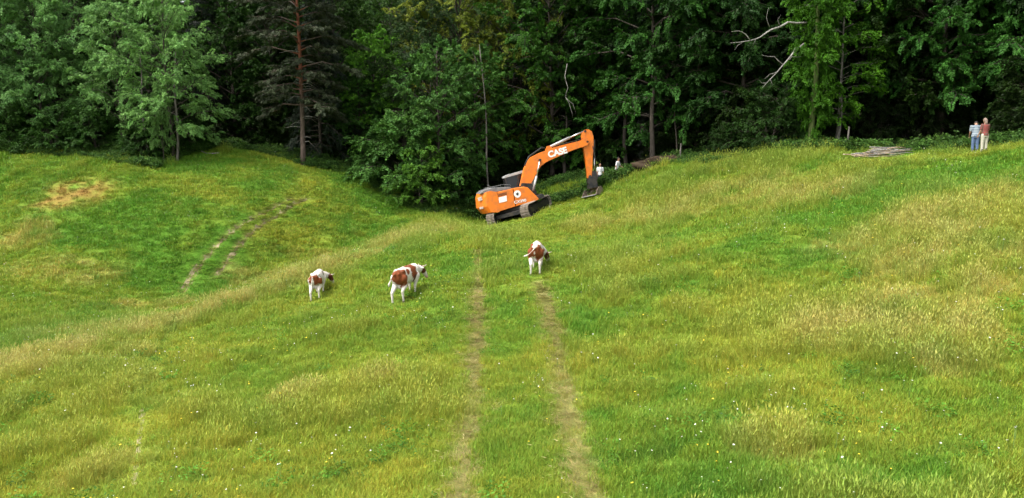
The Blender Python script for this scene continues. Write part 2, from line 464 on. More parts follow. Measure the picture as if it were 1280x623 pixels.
M = {}
M['leaf'] = leafmat('leaf', 0.22, 0.55, 0.12)
M['needle'] = leafmat('needle', 0.05, 0.6, 0.2)
M['grass'] = leafmat('grass_blade', 0.30, 0.6, 0.2, True)
M['flower'] = leafmat('petal', 0.2, 0.6, 0.2, True)
M['bark'] = barkmat('bark', (0.034, 0.028, 0.022), (0.085, 0.072, 0.06))
M['bark_pale'] = barkmat('pale_bark', (0.075, 0.07, 0.06), (0.22, 0.20, 0.175))
M['bark_pine'] = barkmat('pine_bark', (0.07, 0.05, 0.042), (0.16, 0.12, 0.10), (5.0, 7.5, (0.20, 0.068, 0.038)))
M['bark_moss'] = barkmat('mossy_bark', (0.05, 0.075, 0.02), (0.12, 0.15, 0.05))
M['dead'] = barkmat('dead_wood', (0.13, 0.12, 0.11), (0.36, 0.34, 0.31))
M['cutwood'] = barkmat('cut_wood', (0.22, 0.15, 0.09), (0.52, 0.42, 0.30))

# ------------------------------------------------------------------ the meadow and the forest floor: one sheet
def axis(lo, hi, fine, far):
    a = list(np.arange(lo, hi + 1e-6, fine)); st = fine; q = hi
    while q < far:
        st = min(st * 1.35, 60); q += st; a.append(q)
    st = fine; q = lo; pre = []
    while q > -far:
        st = min(st * 1.35, 60); q -= st; pre.append(q)
    return np.array(pre[::-1] + a)
gx = axis(-44, 44, 0.25, 900); gy = axis(7, 64, 0.25, 900)
GX, GY = np.meshgrid(gx, gy)
fx_, fy_ = GX.ravel(), GY.ravel()
gz = terrain(fx_, fy_)
col, dry, bare, lush, dark, pw = meadow(fx_, fy_)
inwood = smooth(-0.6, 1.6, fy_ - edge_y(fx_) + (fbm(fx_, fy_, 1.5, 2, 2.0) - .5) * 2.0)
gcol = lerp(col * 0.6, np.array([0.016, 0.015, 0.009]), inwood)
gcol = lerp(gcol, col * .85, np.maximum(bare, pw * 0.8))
nx, ny = len(gx), len(gy)
ii = (np.arange(ny - 1)[:, None] * nx + np.arange(nx - 1)[None, :]).ravel()
quads = np.c_[ii, ii + 1, ii + nx + 1, ii + nx].ravel()
m, n, l, out = nodes_of('meadow_ground')
b = N(n, 'ShaderNodeBsdfPrincipled'); b.inputs['Roughness'].default_value = .95; b.inputs['Specular IOR Level'].default_value = .1
a = N(n, 'ShaderNodeAttribute', attribute_name='col'); tc = N(n, 'ShaderNodeTexCoord')
nz = N(n, 'ShaderNodeTexNoise'); nz.inputs['Scale'].default_value = 7; nz.inputs['Detail'].default_value = 8; l.new(tc.outputs['Object'], nz.inputs['Vector'])
mr = N(n, 'ShaderNodeMapRange'); mr.inputs[1].default_value = .3; mr.inputs[2].default_value = .7; mr.inputs[3].default_value = .75; mr.inputs[4].default_value = 1.2
l.new(nz.outputs['Fac'], mr.inputs[0]); l.new(mixcol(n, l, a.outputs['Color'], mr.outputs[0]), b.inputs['Base Color'])
bp = N(n, 'ShaderNodeBump'); bp.inputs['Strength'].default_value = .8; bp.inputs['Distance'].default_value = .05
l.new(nz.outputs['Fac'], bp.inputs['Height']); l.new(bp.outputs[0], b.inputs['Normal']); l.new(b.outputs[0], out.inputs[0])
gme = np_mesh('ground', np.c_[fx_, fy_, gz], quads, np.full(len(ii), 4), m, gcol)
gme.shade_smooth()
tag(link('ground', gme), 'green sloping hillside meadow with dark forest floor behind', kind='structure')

# trodden strips, each a sheet just above the ground
m_path = solid('trodden_ground', (0.29, 0.27, 0.10), .95, spec=.1, dirt=(0.15, 0.20, 0.04), dscale=3.2, damt=1.0, bump=.7, bscale=14)
m_foot = solid('worn_soil', (0.36, 0.30, 0.19), .95, spec=.1, dirt=(0.14, 0.17, 0.03), dscale=2.4, damt=1.0, bump=.7, bscale=14)
for q, hw, dep in PATHS:
    tdir = np.gradient(q, axis=0); tdir /= np.linalg.norm(tdir, axis=1)[:, None]
    nrm = np.c_[-tdir[:, 1], tdir[:, 0]]
    rows = []; offs = np.linspace(-1, 1, 7)
    for o in offs:
        ww = hw * ((0.42 if dep < .1 else .9) + 0.7 * (fbm(q[:, 0] + o, q[:, 1], 0.7, 2, 5.0) - .3))
        xy = q + nrm * (o * ww)[:, None]
        rows.append(np.c_[xy, terrain(xy[:, 0], xy[:, 1]) + 0.012 - 0.03 * (abs(o) > .9)])
    k = len(q); V = np.concatenate(rows)
    i0 = (np.arange(6)[:, None] * k + np.arange(k - 1)[None, :]).ravel()
    tag(link('path', np_mesh('path', V, np.c_[i0, i0 + 1, i0 + k + 1, i0 + k].ravel(), np.full(len(i0), 4), m_foot if hw < .21 else m_path)), kind='structure')

# ------------------------------------------------------------------ trees
def leaf_arrays(P, D, k, rng, llen, lwid, spread, droop, tilt, colA, colB, sprayL):
    """sprays at P pointing along D, k leaves each, laid out like a flat drooping twig"""
    n = len(P)
    D = D / np.linalg.norm(D, axis=1)[:, None]
    up = np.tile([0, 0, 1.0], (n, 1)) + rng.normal(0, tilt, (n, 3))
    side = np.cross(D, up); side /= np.linalg.norm(side, axis=1)[:, None] + 1e-9
    nor = np.cross(side, D)
    sL = sprayL * (0.6 + 0.8 * rng.rand(n))
    s = (np.arange(k) + rng.rand(n, k)) / k
    sg = np.where(np.arange(k) % 2 == 0, 1.0, -1.0)[None, :] * (0.5 + 0.5 * rng.rand(n, k))
    c = P[:, None, :] + D[:, None, :] * (s * sL[:, None])[..., None] + side[:, None, :] * (sg * spread * (1.1 - 0.7 * s))[..., None]
    c = c + nor[:, None, :] * rng.normal(0, 0.05, (n, k))[..., None]
    c[..., 2] -= droop * s ** 2 * sL[:, None]
    ld = D[:, None, :] * (0.6 + 0.3 * rng.rand(n, k))[..., None] + side[:, None, :] * (sg * 1.0)[..., None] + rng.normal(0, .25, (n, k, 3))
    ld[..., 2] -= 0.25 + 0.3 * rng.rand(n, k)
    ld /= np.linalg.norm(ld, axis=2)[..., None]
    ln = nor[:, None, :] + rng.normal(0, tilt * 1.6, (n, k, 3))
    lw = np.cross(ld, ln); lw /= np.linalg.norm(lw, axis=2)[..., None] + 1e-9
    L = llen * (0.65 + 0.7 * rng.rand(n, k))[..., None]; Wd = lwid * (0.7 + 0.6 * rng.rand(n, k))[..., None]
    nn = np.cross(lw, ld)
    v0 = c - ld * L * 0.5; v2 = c + ld * L * 0.5 - nn * L * .08
    v1 = c + lw * Wd * 0.5 - ld * L * .05; v3 = c - lw * Wd * 0.5 - ld * L * .05
    V = np.stack([v0, v1, v2, v3], axis=2).reshape(-1, 3)
    t = np.clip(rng.rand(n)[:, None] * .7 + rng.rand(n, k) * .5 - .1, 0, 1)
    br = (0.75 + 0.5 * rng.rand(n))[:, None] * (0.8 + 0.4 * rng.rand(n, k))
    C = (np.array(colA) * (1 - t[..., None]) + np.array(colB) * t[..., None]) * br[..., None]
    C = np.repeat(C.reshape(-1, 3), 4, axis=0)
    return V, C
def quad_mesh(name, V, C, mat):
    k = len(V) // 4
    return np_mesh(name, V, np.arange(len(V)), np.full(k, 4), mat, C)

def tree_meshes(name, seed, H, Rc, base, nl, kind='round', llen=.17, lwid=.095, k=18, nsec=7, step=.36, colA=(.045, .10, .02), colB=(.09, .15, .025), tr=None, bark='bark', spread=.16, droop=.35, tilt=.22, sprayL=.5, stems=1, limb_up=(.1, .6), lean=.02, mat='leaf', vert=.12):
    rng = np.random.RandomState(seed)
    tr = tr or H * 0.014
    wood = MB(); SP = []; SD = []
    for st in range(stems):
        off = Vector((rng.normal(0, .12), rng.normal(0, .12), 0)) * (stems > 1)
        az0 = rng.rand() * 6.28
        ln = lean + (0.0 if stems == 1 else .12 + .2 * rng.rand())
        ldx, ldy = math.cos(az0) * ln, math.sin(az0) * ln
        ph = rng.rand(4) * 6.28
        def trunk(z, off=off, ldx=ldx, ldy=ldy, ph=ph):
            t = z / H
            return Vector((off.x + ldx * z + .012 * H * math.sin(3.3 * t + ph[0]) * t, off.y + ldy * z + .012 * H * math.sin(3.9 * t + ph[1]) * t, z))
        hh = H * (1.0 if stems == 1 else .65 + .35 * rng.rand())
        zs = np.linspace(-0.4, hh * .95, 12)
        wood.tube([trunk(z) for z in zs], [tr * (1.25 if z < .1 else 1) * max(.12, (1 - .9 * z / hh)) for z in zs], 7 if tr > .07 else 5)
        m_ = max(4, nl // stems)
        for i in range(m_):
            t = (i + rng.rand()) / m_
            z = base + (hh * .95 - base) * t
            az = i * 2.4 + rng.normal(0, .35) + st
            if kind == 'round': pr = math.sin(math.pi * min(1, .2 + .78 * t)) ** .6
            elif kind == 'cone': pr = (1 - t) ** .75 * (.75 + .25 * min(1, t * 6)) + .08
            elif kind == 'column': pr = (.55 + .45 * math.sin(math.pi * t)) * (1 if t < .8 else (1 - t) * 4 + .2)
            elif kind == 'bush': pr = math.cos(t * 1.35) ** .6
            elif kind == 'flat': pr = .55 + .45 * math.sin(math.pi * min(1, .1 + .9 * t)) - .25 * (t > .85)
            elif kind == 'pine': pr = (.45 + .55 * math.sin(math.pi * min(1, .25 + .7 * t))) * (.6 + .4 * rng.rand())
            rr = Rc * pr * (.62 + .5 * rng.rand())
            rise = (limb_up[0] + (limb_up[1] - limb_up[0]) * t) * rr
            p0 = trunk(z - rise * .35 if z - rise * .35 > .15 else max(.15, z * .7))
            d = Vector((math.cos(az), math.sin(az), 0))
            p3 = trunk(min(z, hh * .95)) + d * rr + Vector((0, 0, rise))
            p1 = p0.lerp(p3, .4) + Vector((rng.normal(0, .06), rng.normal(0, .06), .14)) * rr
            p2 = p0.lerp(p3, .75) + Vector((rng.normal(0, .05), rng.normal(0, .05), .10)) * rr
            lr = tr * .42 * (1 - .6 * t)
            L4 = [p0, p1, p2, p3]
            wood.tube(L4, [lr, lr * .7, lr * .45, .012], 4, False)
            def lp(s):
                s = min(max(s, 0), .9999) * 3; a = int(s)
                return L4[a].lerp(L4[a + 1], s - a)
            for j in range(nsec):
                s = .28 + .72 * (j + rng.rand() * .7) / nsec
                q0 = lp(s); fd = (L4[3] - L4[1]).normalized()
                sg = 1 if j % 2 else -1
                ang = R(rng.uniform(35, 75)) * sg * (1.05 - .6 * s)
                sdv = Matrix.Rotation(ang, 3, 'Z') @ Vector((fd.x, fd.y, fd.z * .5 + rng.normal(0, vert)))
                sl = rr * rng.uniform(.22, .42) * (1.15 - .55 * s) + .3
                q1 = q0 + sdv.normalized() * sl
                q1.z -= droop * .25 * sl
                wood.tube([q0, q0.lerp(q1, .5) + Vector((0, 0, .05 * sl)), q1], [lr * .3 + .006, lr * .2 + .005, .006], 3, False)
                ns = max(2, int(sl / step) + 1)
                for u in range(ns):
                    f = (u + .35 + .6 * rng.rand()) / ns
                    pp = q0.lerp(q1, min(1, f))
                    SP.append(pp); a2 = rng.uniform(-1, 1) * 1.1
                    dd = Matrix.Rotation(a2, 3, 'Z') @ (q1 - q0).normalized()
                    SD.append(dd + Vector((0, 0, rng.normal(-.05, .1 + vert * .8))))
    SP = np.array([tuple(p) for p in SP]); SD = np.array([tuple(p) for p in SD])
    V, C = leaf_arrays(SP, SD, k, rng, llen, lwid, spread, droop, tilt, colA, colB, sprayL)
    return wood.mesh(name + '_trunk', M[bark], True), quad_mesh(name + '_crown', V, C, M[mat]), H

BLUE = ((.056, .122, .036), (.112, .196, .058)); MID = ((.042, .112, .018), (.085, .180, .022)); YEL = ((.095, .140, .018), (.165, .200, .026)); DRK = ((.024, .070, .014), (.050, .120, .020)); BRI = ((.055, .165, .010), (.100, .245, .016))
T = {}
T['ash0'] = tree_meshes('ash', 11, 13, 3.9, 1.2, 40, 'round', 0.170, 0.067, 40, 9, .34, *BLUE, spread=.2, droop=.3, tr=.13, limb_up=(.15, .75), vert=.45, tilt=.42)
T['ash1'] = tree_meshes('ash', 12, 13, 3.3, 1.8, 38, 'round', 0.170, 0.067, 40, 9, .34, *BLUE, spread=.2, droop=.3, tr=.11, limb_up=(.2, .8), vert=.45, tilt=.42)
T['oak0'] = tree_meshes('oak', 21, 16, 4.8, 1.5, 46, 'round', 0.170, 0.099, 40, 10, .34, *MID, droop=.2, vert=.45, tilt=.42, limb_up=(.1, .8))
T['oak1'] = tree_meshes('oak', 22, 16, 4.3, .8, 46, 'round', 0.170, 0.099, 40, 10, .34, *MID, droop=.2, vert=.45, tilt=.42, limb_up=(.1, .8))
T['beech0'] = tree_meshes('beech', 31, 16, 5.6, 2.6, 44, 'flat', 0.161, 0.099, 50, 11, .34, *DRK, droop=.4, limb_up=(-.12, .45), tilt=.28, vert=.4)
T['beech1'] = tree_meshes('beech', 32, 16, 5.0, 3.4, 42, 'flat', 0.161, 0.099, 50, 11, .34, *DRK, droop=.4, limb_up=(-.1, .4), tilt=.28, vert=.4)
T['willow'] = tree_meshes('olive_tree', 41, 19, 4.4, 3, 50, 'round', 0.179, 0.063, 40, 9, .34, *YEL, droop=.5, limb_up=(.25, .9), vert=.45, tilt=.4)
T['maple'] = tree_meshes('maple', 51, 13, 2.3, 1.6, 34, 'column', .15, .095, 30, 7, .30, *BRI, droop=.35, tr=.10, tilt=.34, vert=.35, limb_up=(.0, .3), bark='bark_pale')
T['hazel0'] = tree_meshes('hazel', 61, 6.5, 3.2, .2, 46, 'bush', .15, .10, 26, 7, .32, *MID, stems=5, tr=.05, droop=.35, tilt=.3, vert=.3)
T['hazel1'] = tree_meshes('hazel', 62, 5.0, 2.7, .1, 40, 'bush', .15, .10, 26, 7, .32, *MID, stems=5, tr=.045, droop=.4, tilt=.3, vert=.3)
T['pine'] = tree_meshes('pine', 71, 20, 4.4, 4.2, 60, 'pine', .25, .05, 46, 9, .34, (.044, .066, .030), (.082, .104, .045), tr=.21, bark='bark_pine', spread=.13, droop=.15, tilt=.45, sprayL=.4, limb_up=(-.2, .35), lean=.0, mat='needle')
T['spruce'] = tree_meshes('spruce', 72, 18, 3.4, .6, 80, 'cone', .22, .05, 26, 7, .36, (.016, .034, .018), (.030, .055, .026), tr=.18, spread=.13, droop=.5, tilt=.35, sprayL=.45, limb_up=(-.35, .1), lean=.0, mat='needle')

SPECIES = {}
def tree(name, label, mesh, px, Y, h=None, tint=(1, 1, 1), rz=None, group=None, cat='tree', wide=1.0, part='crown', stem='trunk'):
    wm, cm, H = T[mesh]
    p = on_ground(px, Y)
    o = empty(name, p, rz if rz is not None else (px * 12.9898 + Y * 3.1) % 6.28)
    s = (h or H) / H
    o.scale = (s * wide, s * wide, s)
    t = link(stem, wm, o); c = link(part, cm, o)
    c.color = (*(q * (LT if name in ('ash_tree', 'sapling') else .62 if name != 'maple_tree' else .46) for q in tint), 1)
    tag(o, label, cat, group)
    return o
# left edge: airy pale green trees
LT = 1.65
G1 = 'pale trees along the left edge of the meadow'
tree('ash_tree', 'airy pale green tree at the far left edge, cut by the picture frame', 'ash0', -30, 59, 13.5, (.92, 1, .95), group=G1)
tree('ash_tree', 'tall pale green tree with a bare grey trunk at the left border', 'ash1', 6, 57.5, 13.5, (.85, .95, .9), group=G1)
tree('ash_tree', 'bushy blue-green tree above the bare orange earth patch', 'ash0', 62, 58, 11.5, (.95, 1.05, .95), group=G1)
tree('ash_tree', 'tall pale tree behind the bushes left of the slender white trunks', 'ash1', 108, 61, 15, (1.0, 1.1, .95), group=G1)
tree('ash_tree', 'slim pale green tree with a crooked grey stem', 'ash1', 160, 57, 11, (1.05, 1.1, 1.0), group=G1)
tree('ash_tree', 'broad pale green tree overhanging the meadow corner, nearest the dark gap', 'ash0', 222, 56, 12.2, (1.15, 1.2, 1.05), group=G1, rz=1.0)
tree('sapling', 'slender sapling with a white trunk at the corner of the grass', 'ash1', 210, 54.4, 6.0, (.9, .95, .8), group=G1, wide=.55)
for px, Y, h, me, tn, lb in [(18, 56.3, 3.2, 'hazel1', (.8, .9, .9), 'low dark bush at the left border under the grey trunk'), (75, 56.0, 3.6, 'hazel0', (.75, .9, .85), 'low spreading bush directly above the bare earth patch'),
                             (128, 56.4, 3.4, 'hazel1', (.7, .85, .8), 'low dark bush right of the bare earth patch'), (183, 55.5, 3.0, 'hazel0', (.65, .8, .75), 'dark bush left of the slender white sapling'), (240, 58.3, 2.8, 'hazel1', (.6, .75, .65), 'small dark bush in the nook behind the white sapling')]:
    tree('shrub', lb, me, px, Y, h, tn, group='bushes under the pale trees', cat='bush', part='foliage', stem='stem')
# dark gap, pine
tree('oak_tree', 'dark leafy tree filling the gap left of the tall pine', 'oak0', 300, 67, 17, (.62, .72, .7))
tree('oak_tree', 'dark green tree close behind the tall pine, left side', 'oak1', 345, 65, 15, (.55, .66, .62))
PINE = tree('pine_tree', 'tall dark pine with reddish bare trunk at the meadow edge', 'pine', 382, 58, 20, (1, 1, 1), rz=.6)
tree('spruce_tree', 'dark drooping conifer right behind the reddish pine trunk', 'spruce', 404, 62, 15, (1.0, 1.0, 1.0))
tree('oak_tree', 'rounded mid green tree right of the pine', 'oak1', 470, 64, 12.0, (2.4, 2.7, 1.8))
tree('oak_tree', 'shaded blue-green tree below the rounded tree, right of the pine', 'oak0', 452, 63, 8.5, (.9, 1.1, 1.15), wide=1.1)
# bush in the middle
tree('oak_tree', 'dense blue-green tree bulging over the gully left of the excavator', 'oak1', 548, 57, 12.0, (1.75, 1.85, 2.6), wide=1.05)
tree('oak_tree', 'tall dense tree directly behind the excavator cab', 'oak0', 592, 60, 11.5, (1.35, 1.55, 1.7))
tree('hazel_bush', 'bright leafy bush at the tip of the gully, left of the excavator', 'hazel0', 527, 55.6, 4.6, (1.8, 1.9, 1.4), cat='bush', part='foliage', stem='stem')
tree('hazel_bush', 'dark leafy bush between the gully bush and the excavator tail', 'hazel1', 572, 56.6, 3.6, (.55, .7, .65), cat='bush', part='foliage', stem='stem')
tree('hazel_bush', 'tall shaded bush on the right rim of the left meadow', 'hazel1', 502, 58, 6.5, (1.5, 1.6, 2.0), cat='bush', part='foliage', stem='stem')
tree('willow_tree', 'tall yellow-olive tree rising behind the blue-green trees', 'willow', 575, 66, 22, (2.1, 2.0, 1.8))
tree('willow_tree', 'olive tree with thin upright branches above the excavator boom', 'willow', 640, 65, 21, (1.45, 1.5, 1.3))
# right of the excavator
D1 = 'dark broadleaf trees along the right forest edge'
tree('beech_tree', 'dark leafy tree above the excavator boom', 'oak0', 690, 62, 18, (.8, 1.05, .8), group=D1)
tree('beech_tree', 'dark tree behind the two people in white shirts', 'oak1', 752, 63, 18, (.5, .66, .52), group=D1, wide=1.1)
tree('beech_tree', 'dark tree with a grey trunk right of the white-shirted people', 'beech0', 812, 57, 18, (1.35, 1.65, 1.3), group=D1)
tree('beech_tree', 'dark spreading tree above the brown heap at the grass edge', 'beech1', 868, 55, 16, (.95, 1.1, .9), group=D1)
tree('beech_tree', 'dark tree left of the bleached dead branches', 'beech0', 925, 53, 16, (.7, .85, .75), group=D1)
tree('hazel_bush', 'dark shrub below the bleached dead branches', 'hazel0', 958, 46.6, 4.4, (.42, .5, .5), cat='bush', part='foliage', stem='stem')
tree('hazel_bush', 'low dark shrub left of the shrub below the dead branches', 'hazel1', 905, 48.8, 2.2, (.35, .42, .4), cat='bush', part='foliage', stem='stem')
tree('maple_tree', 'bright green narrow tree beside the mossy trunk', 'maple', 1040, 45.6, 11.5, (1.2, 1.3, 1.0), wide=1.15)
tree('beech_tree', 'dark tree in the shade right of the bright narrow tree', 'beech1', 1085, 50, 16, (.8, .95, .8), group=D1)
tree('beech_tree', 'spreading tree with low boughs above the branch pile', 'beech0', 1168, 45.5, 15, (1.6, 2.0, 1.6), group=D1, rz=2.2)
tree('beech_tree', 'spreading tree with low boughs right above the couple', 'beech1', 1245, 43.5, 14, (1.7, 2.1, 1.7), group=D1, rz=.4)
tree('beech_tree', 'spreading tree at the right border of the picture', 'beech0', 1345, 40, 14, (1.5, 1.9, 1.5), group=D1, rz=3.9)
# rows behind: nothing tells these apart
rb = random.Random(5)
BACK = []
for row, (dy, step_) in enumerate([(9, 95), (17, 105), (27, 120)]):
    px = -130 + row * 30
    while px < 1450:
        Y = float(np.interp(px, [e[0] for e in EDGE_PX], [e[1] for e in EDGE_PX])) + dy + rb.uniform(-2, 2)
        kind = rb.choice(['oak0', 'oak1', 'beech0', 'spruce', 'oak0', 'ash0'] if px < 700 else ['beech0', 'oak1', 'spruce', 'beech1'])
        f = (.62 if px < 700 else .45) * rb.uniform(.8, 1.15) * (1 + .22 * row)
        tree('forest_tree', 'dark forest tree standing behind the trees of the edge', kind, px, Y, rb.uniform(15, 19) if px > 330 else rb.uniform(12, 15), (f, f * 1.05, f), group='trees deeper in the forest')
        px += step_ * rb.uniform(.8, 1.2)
for k in range(60):
    px = -120 + 1560 * (k + rb.random()) / 60
    Y = float(np.interp(px, [e[0] for e in EDGE_PX], [e[1] for e in EDGE_PX])) + rb.uniform(3.5, 9)
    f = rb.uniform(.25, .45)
    if px > 1060 and k % 2: continue
    tree('understory_shrub', 'dark shrub growing in the shade inside the forest', rb.choice(['hazel0', 'hazel1']), px, Y, rb.uniform(2.5, 5), (f, f, f), group='shrubs inside the dark forest', cat='bush', part='foliage', stem='stem')
# hill wood far behind: one mass of crowns
FAR = []
for k in range(150):
    y = rb.uniform(90, 150); x = rb.uniform(-.85, .85) * y
    FAR.append((x, y, tz(x, y), rb.uniform(.85, 1.15), rb.uniform(0, 6.28), rb.randrange(3)))

# single trunks, dead branches
def poletree(name, label, px, Y, h, r, mat, lean=(0, 0), group=None, parts=()):
    p = on_ground(px, Y); o = empty(name, p); b = MB(); rg = random.Random(px)
    pts = [Vector((lean[0] * t + .10 * math.sin(t * 7 + px), lean[1] * t, -.3 + (h + .3) * t)) for t in [i / 9 for i in range(10)]]
    b.tube(pts, [r * (1.2 - .8 * i / 9) for i in range(10)], 7)
    b.build('trunk', M[mat], o, True)
    t2 = MB()
    for k in range(5):
        q = pts[4 + k]; a = rg.uniform(0, 6.28); L = rg.uniform(.5, 1.3)
        t2.tube([q, q + Vector((math.cos(a), math.sin(a), .5)) * L * .5, q + Vector((math.cos(a), math.sin(a), .35)) * L], [r * .35, r * .22, .008], 4)
    tag(t2.build('twigs', M[mat], o, True), kind='stuff')
    tag(o, label, 'tree trunk', group)
    return o, pts
TR = 'bare trunks standing in the dark forest edge'
poletree('tree_trunk', 'thin pale trunk just left of the excavator cab', 613, 57.2, 12, .07, 'bark_pale', (-.7, 0), TR)
poletree('tree_trunk', 'thick dark trunk behind the brown heap', 811, 53.2, 7, .19, 'bark', (.2, 0), TR)
poletree('tree_trunk', 'dim trunk in the shade behind the white-shirted people', 781, 58, 7, .17, 'bark', (-.2, 0), TR)
poletree('tree_trunk', 'dim trunk under the middle of the excavator boom', 706, 60.5, 6, .16, 'bark', (0, 0), TR)
poletree('tree_trunk', 'thin trunk right of the brown heap', 842, 53.5, 5.5, .06, 'bark', (-.1, 0), TR)
poletree('tree_trunk', 'slender pale trunk under the bright narrow tree', 1042, 44.8, 5, .07, 'bark_pale', (.05, 0), TR)
poletree('tree_trunk', 'crooked grey stem between the pale trees on the left', 190, 55.6, 7.5, .08, 'bark_pale', (-.2, 0), TR)
poletree('tree_trunk', 'forked grey stem right of the white sapling', 226, 55.3, 8, .09, 'bark_pale', (.3, 0), TR)
poletree('tree_trunk', 'grey trunk at the very left border of the picture', 4, 56.2, 8, .12, 'bark_pale', (.1, 0), TR)
# mossy trunk with bleached dead boughs
mo, mp = poletree('mossy_tree', 'mossy green trunk carrying bleached bare dead branches', 1010, 44.6, 13, .16, 'bark_moss', (-.15, 0))
def bough(pix, Y, rad, parent, name='dead_branch', mat='dead', n=5):
    pts = [at(x, y, Y + dz) - parent.location for x, y, dz in pix]
    out_ = [pts[0]]
    rg = random.Random(int(pix[0][0]))
    for a, b_ in zip(pts[:-1], pts[1:]):
        out_.append(a.lerp(b_, .5) + Vector((rg.uniform(-1, 1), rg.uniform(-1, 1), rg.uniform(-1, 1))) * .05 * (b_ - a).length); out_.append(b_)
    rad *= .72
    b = MB(); b.tube(out_, [rad * (1 - .8 * i / (len(out_) - 1)) for i in range(len(out_))], n)
    return b.build(name, M[mat], parent, True)
bough([(1008, 29, 0), (985, 28, -.6), (965, 37, -1.0), (950, 47, -1.3), (938, 51, -1.5), (913, 54, -1.8)], 44.6, .10, mo)
bough([(938, 51, -1.5), (932, 43, -1.6), (924, 39, -1.7), (914, 40, -1.8)], 44.6, .05, mo)
bough([(1005, 55, 0), (992, 66, -.7), (983, 77, -1.0), (970, 92, -1.2), (953, 110, -1.4)], 44.6, .09, mo)
bough([(979, 81, -1.0), (968, 71, -1.1), (952, 69, -1.2)], 44.6, .045, mo)
bough([(1006, 70, 0), (990, 71, -.6), (984, 76, -.9)], 44.6, .045, mo)
bough([(962, 34, -1), (958, 22, -1.1), (961, 10, -1.2)], 44.6, .03, mo)
bough([(957, 104, -1.3), (952, 104, -1.4), (949, 100, -1.5)], 44.6, .035, mo)
for tw_ in ([(930, 52, -1.55), (922, 57, -1.6), (918, 63, -1.7)], [(975, 33, -.8), (972, 25, -.9), (976, 19, -.9)], [(972, 90, -1.2), (962, 93, -1.3), (956, 99, -1.35)], [(990, 67, -.7), (994, 60, -.7), (1001, 57, -.6)], [(945, 49, -1.4), (941, 58, -1.4)], [(963, 100, -1.3), (966, 108, -1.3)]):
    bough(tw_, 44.6, .026, mo, 'dead_twig')
# leafy shoots on the mossy trunk
sh = link('ivy_shoots', T['maple'][1], mo); sh.scale = (.75, .75, .95); sh.location = (0.1, -.1, .4); sh.color = (.48, .55, .42, 1)
sh2 = link('ivy_shoots', T['maple'][1], mo); sh2.scale = (.4, .4, .85); sh2.rotation_euler = (0, 0, 2.1); sh2.location = (0, -.15, -.6); sh2.color = (.48, .55, .42, 1)
# hanging bleached branch above the boom
db = empty('dead_branch', at(709, 150, 57)); tag(db, 'bleached thin branch hanging in the dark above the boom', 'branch')
bough([(709, 80, 0), (706, 95, .1), (710, 110, 0), (707, 122, .1), (714, 138, 0), (716, 148, 0)], 57, .05, db, 'twig')
bough([(707, 122, .1), (716, 130, 0), (720, 142, 0)], 57, .03, db, 'twig')
for px, Y, h, lb in [(1054, 43.6, 1.15, 'weathered grey fence stake under the bright narrow tree'), (848, 51.4, 1.2, 'weathered fence stake right of the brown heap')]:
    o = MB().tube([(0, 0, -.3), (0, 0, h * .6), (.02, 0, h)], [.055, .05, .045], 7).build('fence_stake', M['bark_pale']); o.location = on_ground(px, Y); tag(o, lb, 'stake')
o = empty('fallen_branch', ground_at(262, 194)); tag(o, 'bleached fallen branch lying in the grass nook', 'branch')
MB().tube([(-.75, .3, .25), (-.3, .1, .12), (.2, 0, .10), (.8, -.1, .14)], [.02, .035, .04, .02], 6).build('stem', M['dead'], o, True)
MB().tube([(-.3, .1, .12), (-.6, -.1, .3)], [.02, .01], 5).build('twig', M['dead'], o, True)
# pine's dead lower twigs
rg = random.Random(3); pl_ = MB()
for k in range(26):
    z = rg.uniform(1.5, 9); a = rg.uniform(0, 6.28); L = rg.uniform(.6, 2.0); d = Vector((math.cos(a), math.sin(a), 0))
    pl_.tube([Vector((0, 0, z)), d * L * .5 + Vector((0, 0, z + .08)), d * L + Vector((0, 0, z - rg.uniform(0, .4)))], [.03, .02, .006], 4)
tag(pl_.build('dead_twigs', M['dead'], PINE, True), kind='stuff')

# ------------------------------------------------------------------ pile of cut branches
bpile = empty('branch_pile', ground_at(1103, 196)); tag(bpile, 'pile of cut pale branches lying at the forest edge', 'branch pile')
rg = random.Random(9)
for k in range(46):
    L = rg.uniform(.8, 2.6); a = R(rg.gauss(8, 14)); x = rg.uniform(-1.35, 1.35); hgt = .5 * (1 - (abs(x) / 1.7) ** 1.5)
    y = rg.uniform(-.5, .5); lay = rg.random()
    c = Vector((x * .75, y * (1 - .4 * lay), 0)); c.z = tz(bpile.location.x + c.x, bpile.location.y + c.y) - bpile.location.z + .05 + hgt * lay
    d = Vector((math.cos(a), math.sin(a), rg.uniform(-.06, .12)))
    r = rg.uniform(.014, .036)
    m_ = c + Vector((0, rg.uniform(-.08, .08), rg.uniform(-.03, .06)))
    MB().tube([c - d * L / 2, m_, c + d * L / 2], [r, r * .85, r * .45], 6).build('branch', M['cutwood'] if k % 2 else M['dead'], bpile, True)

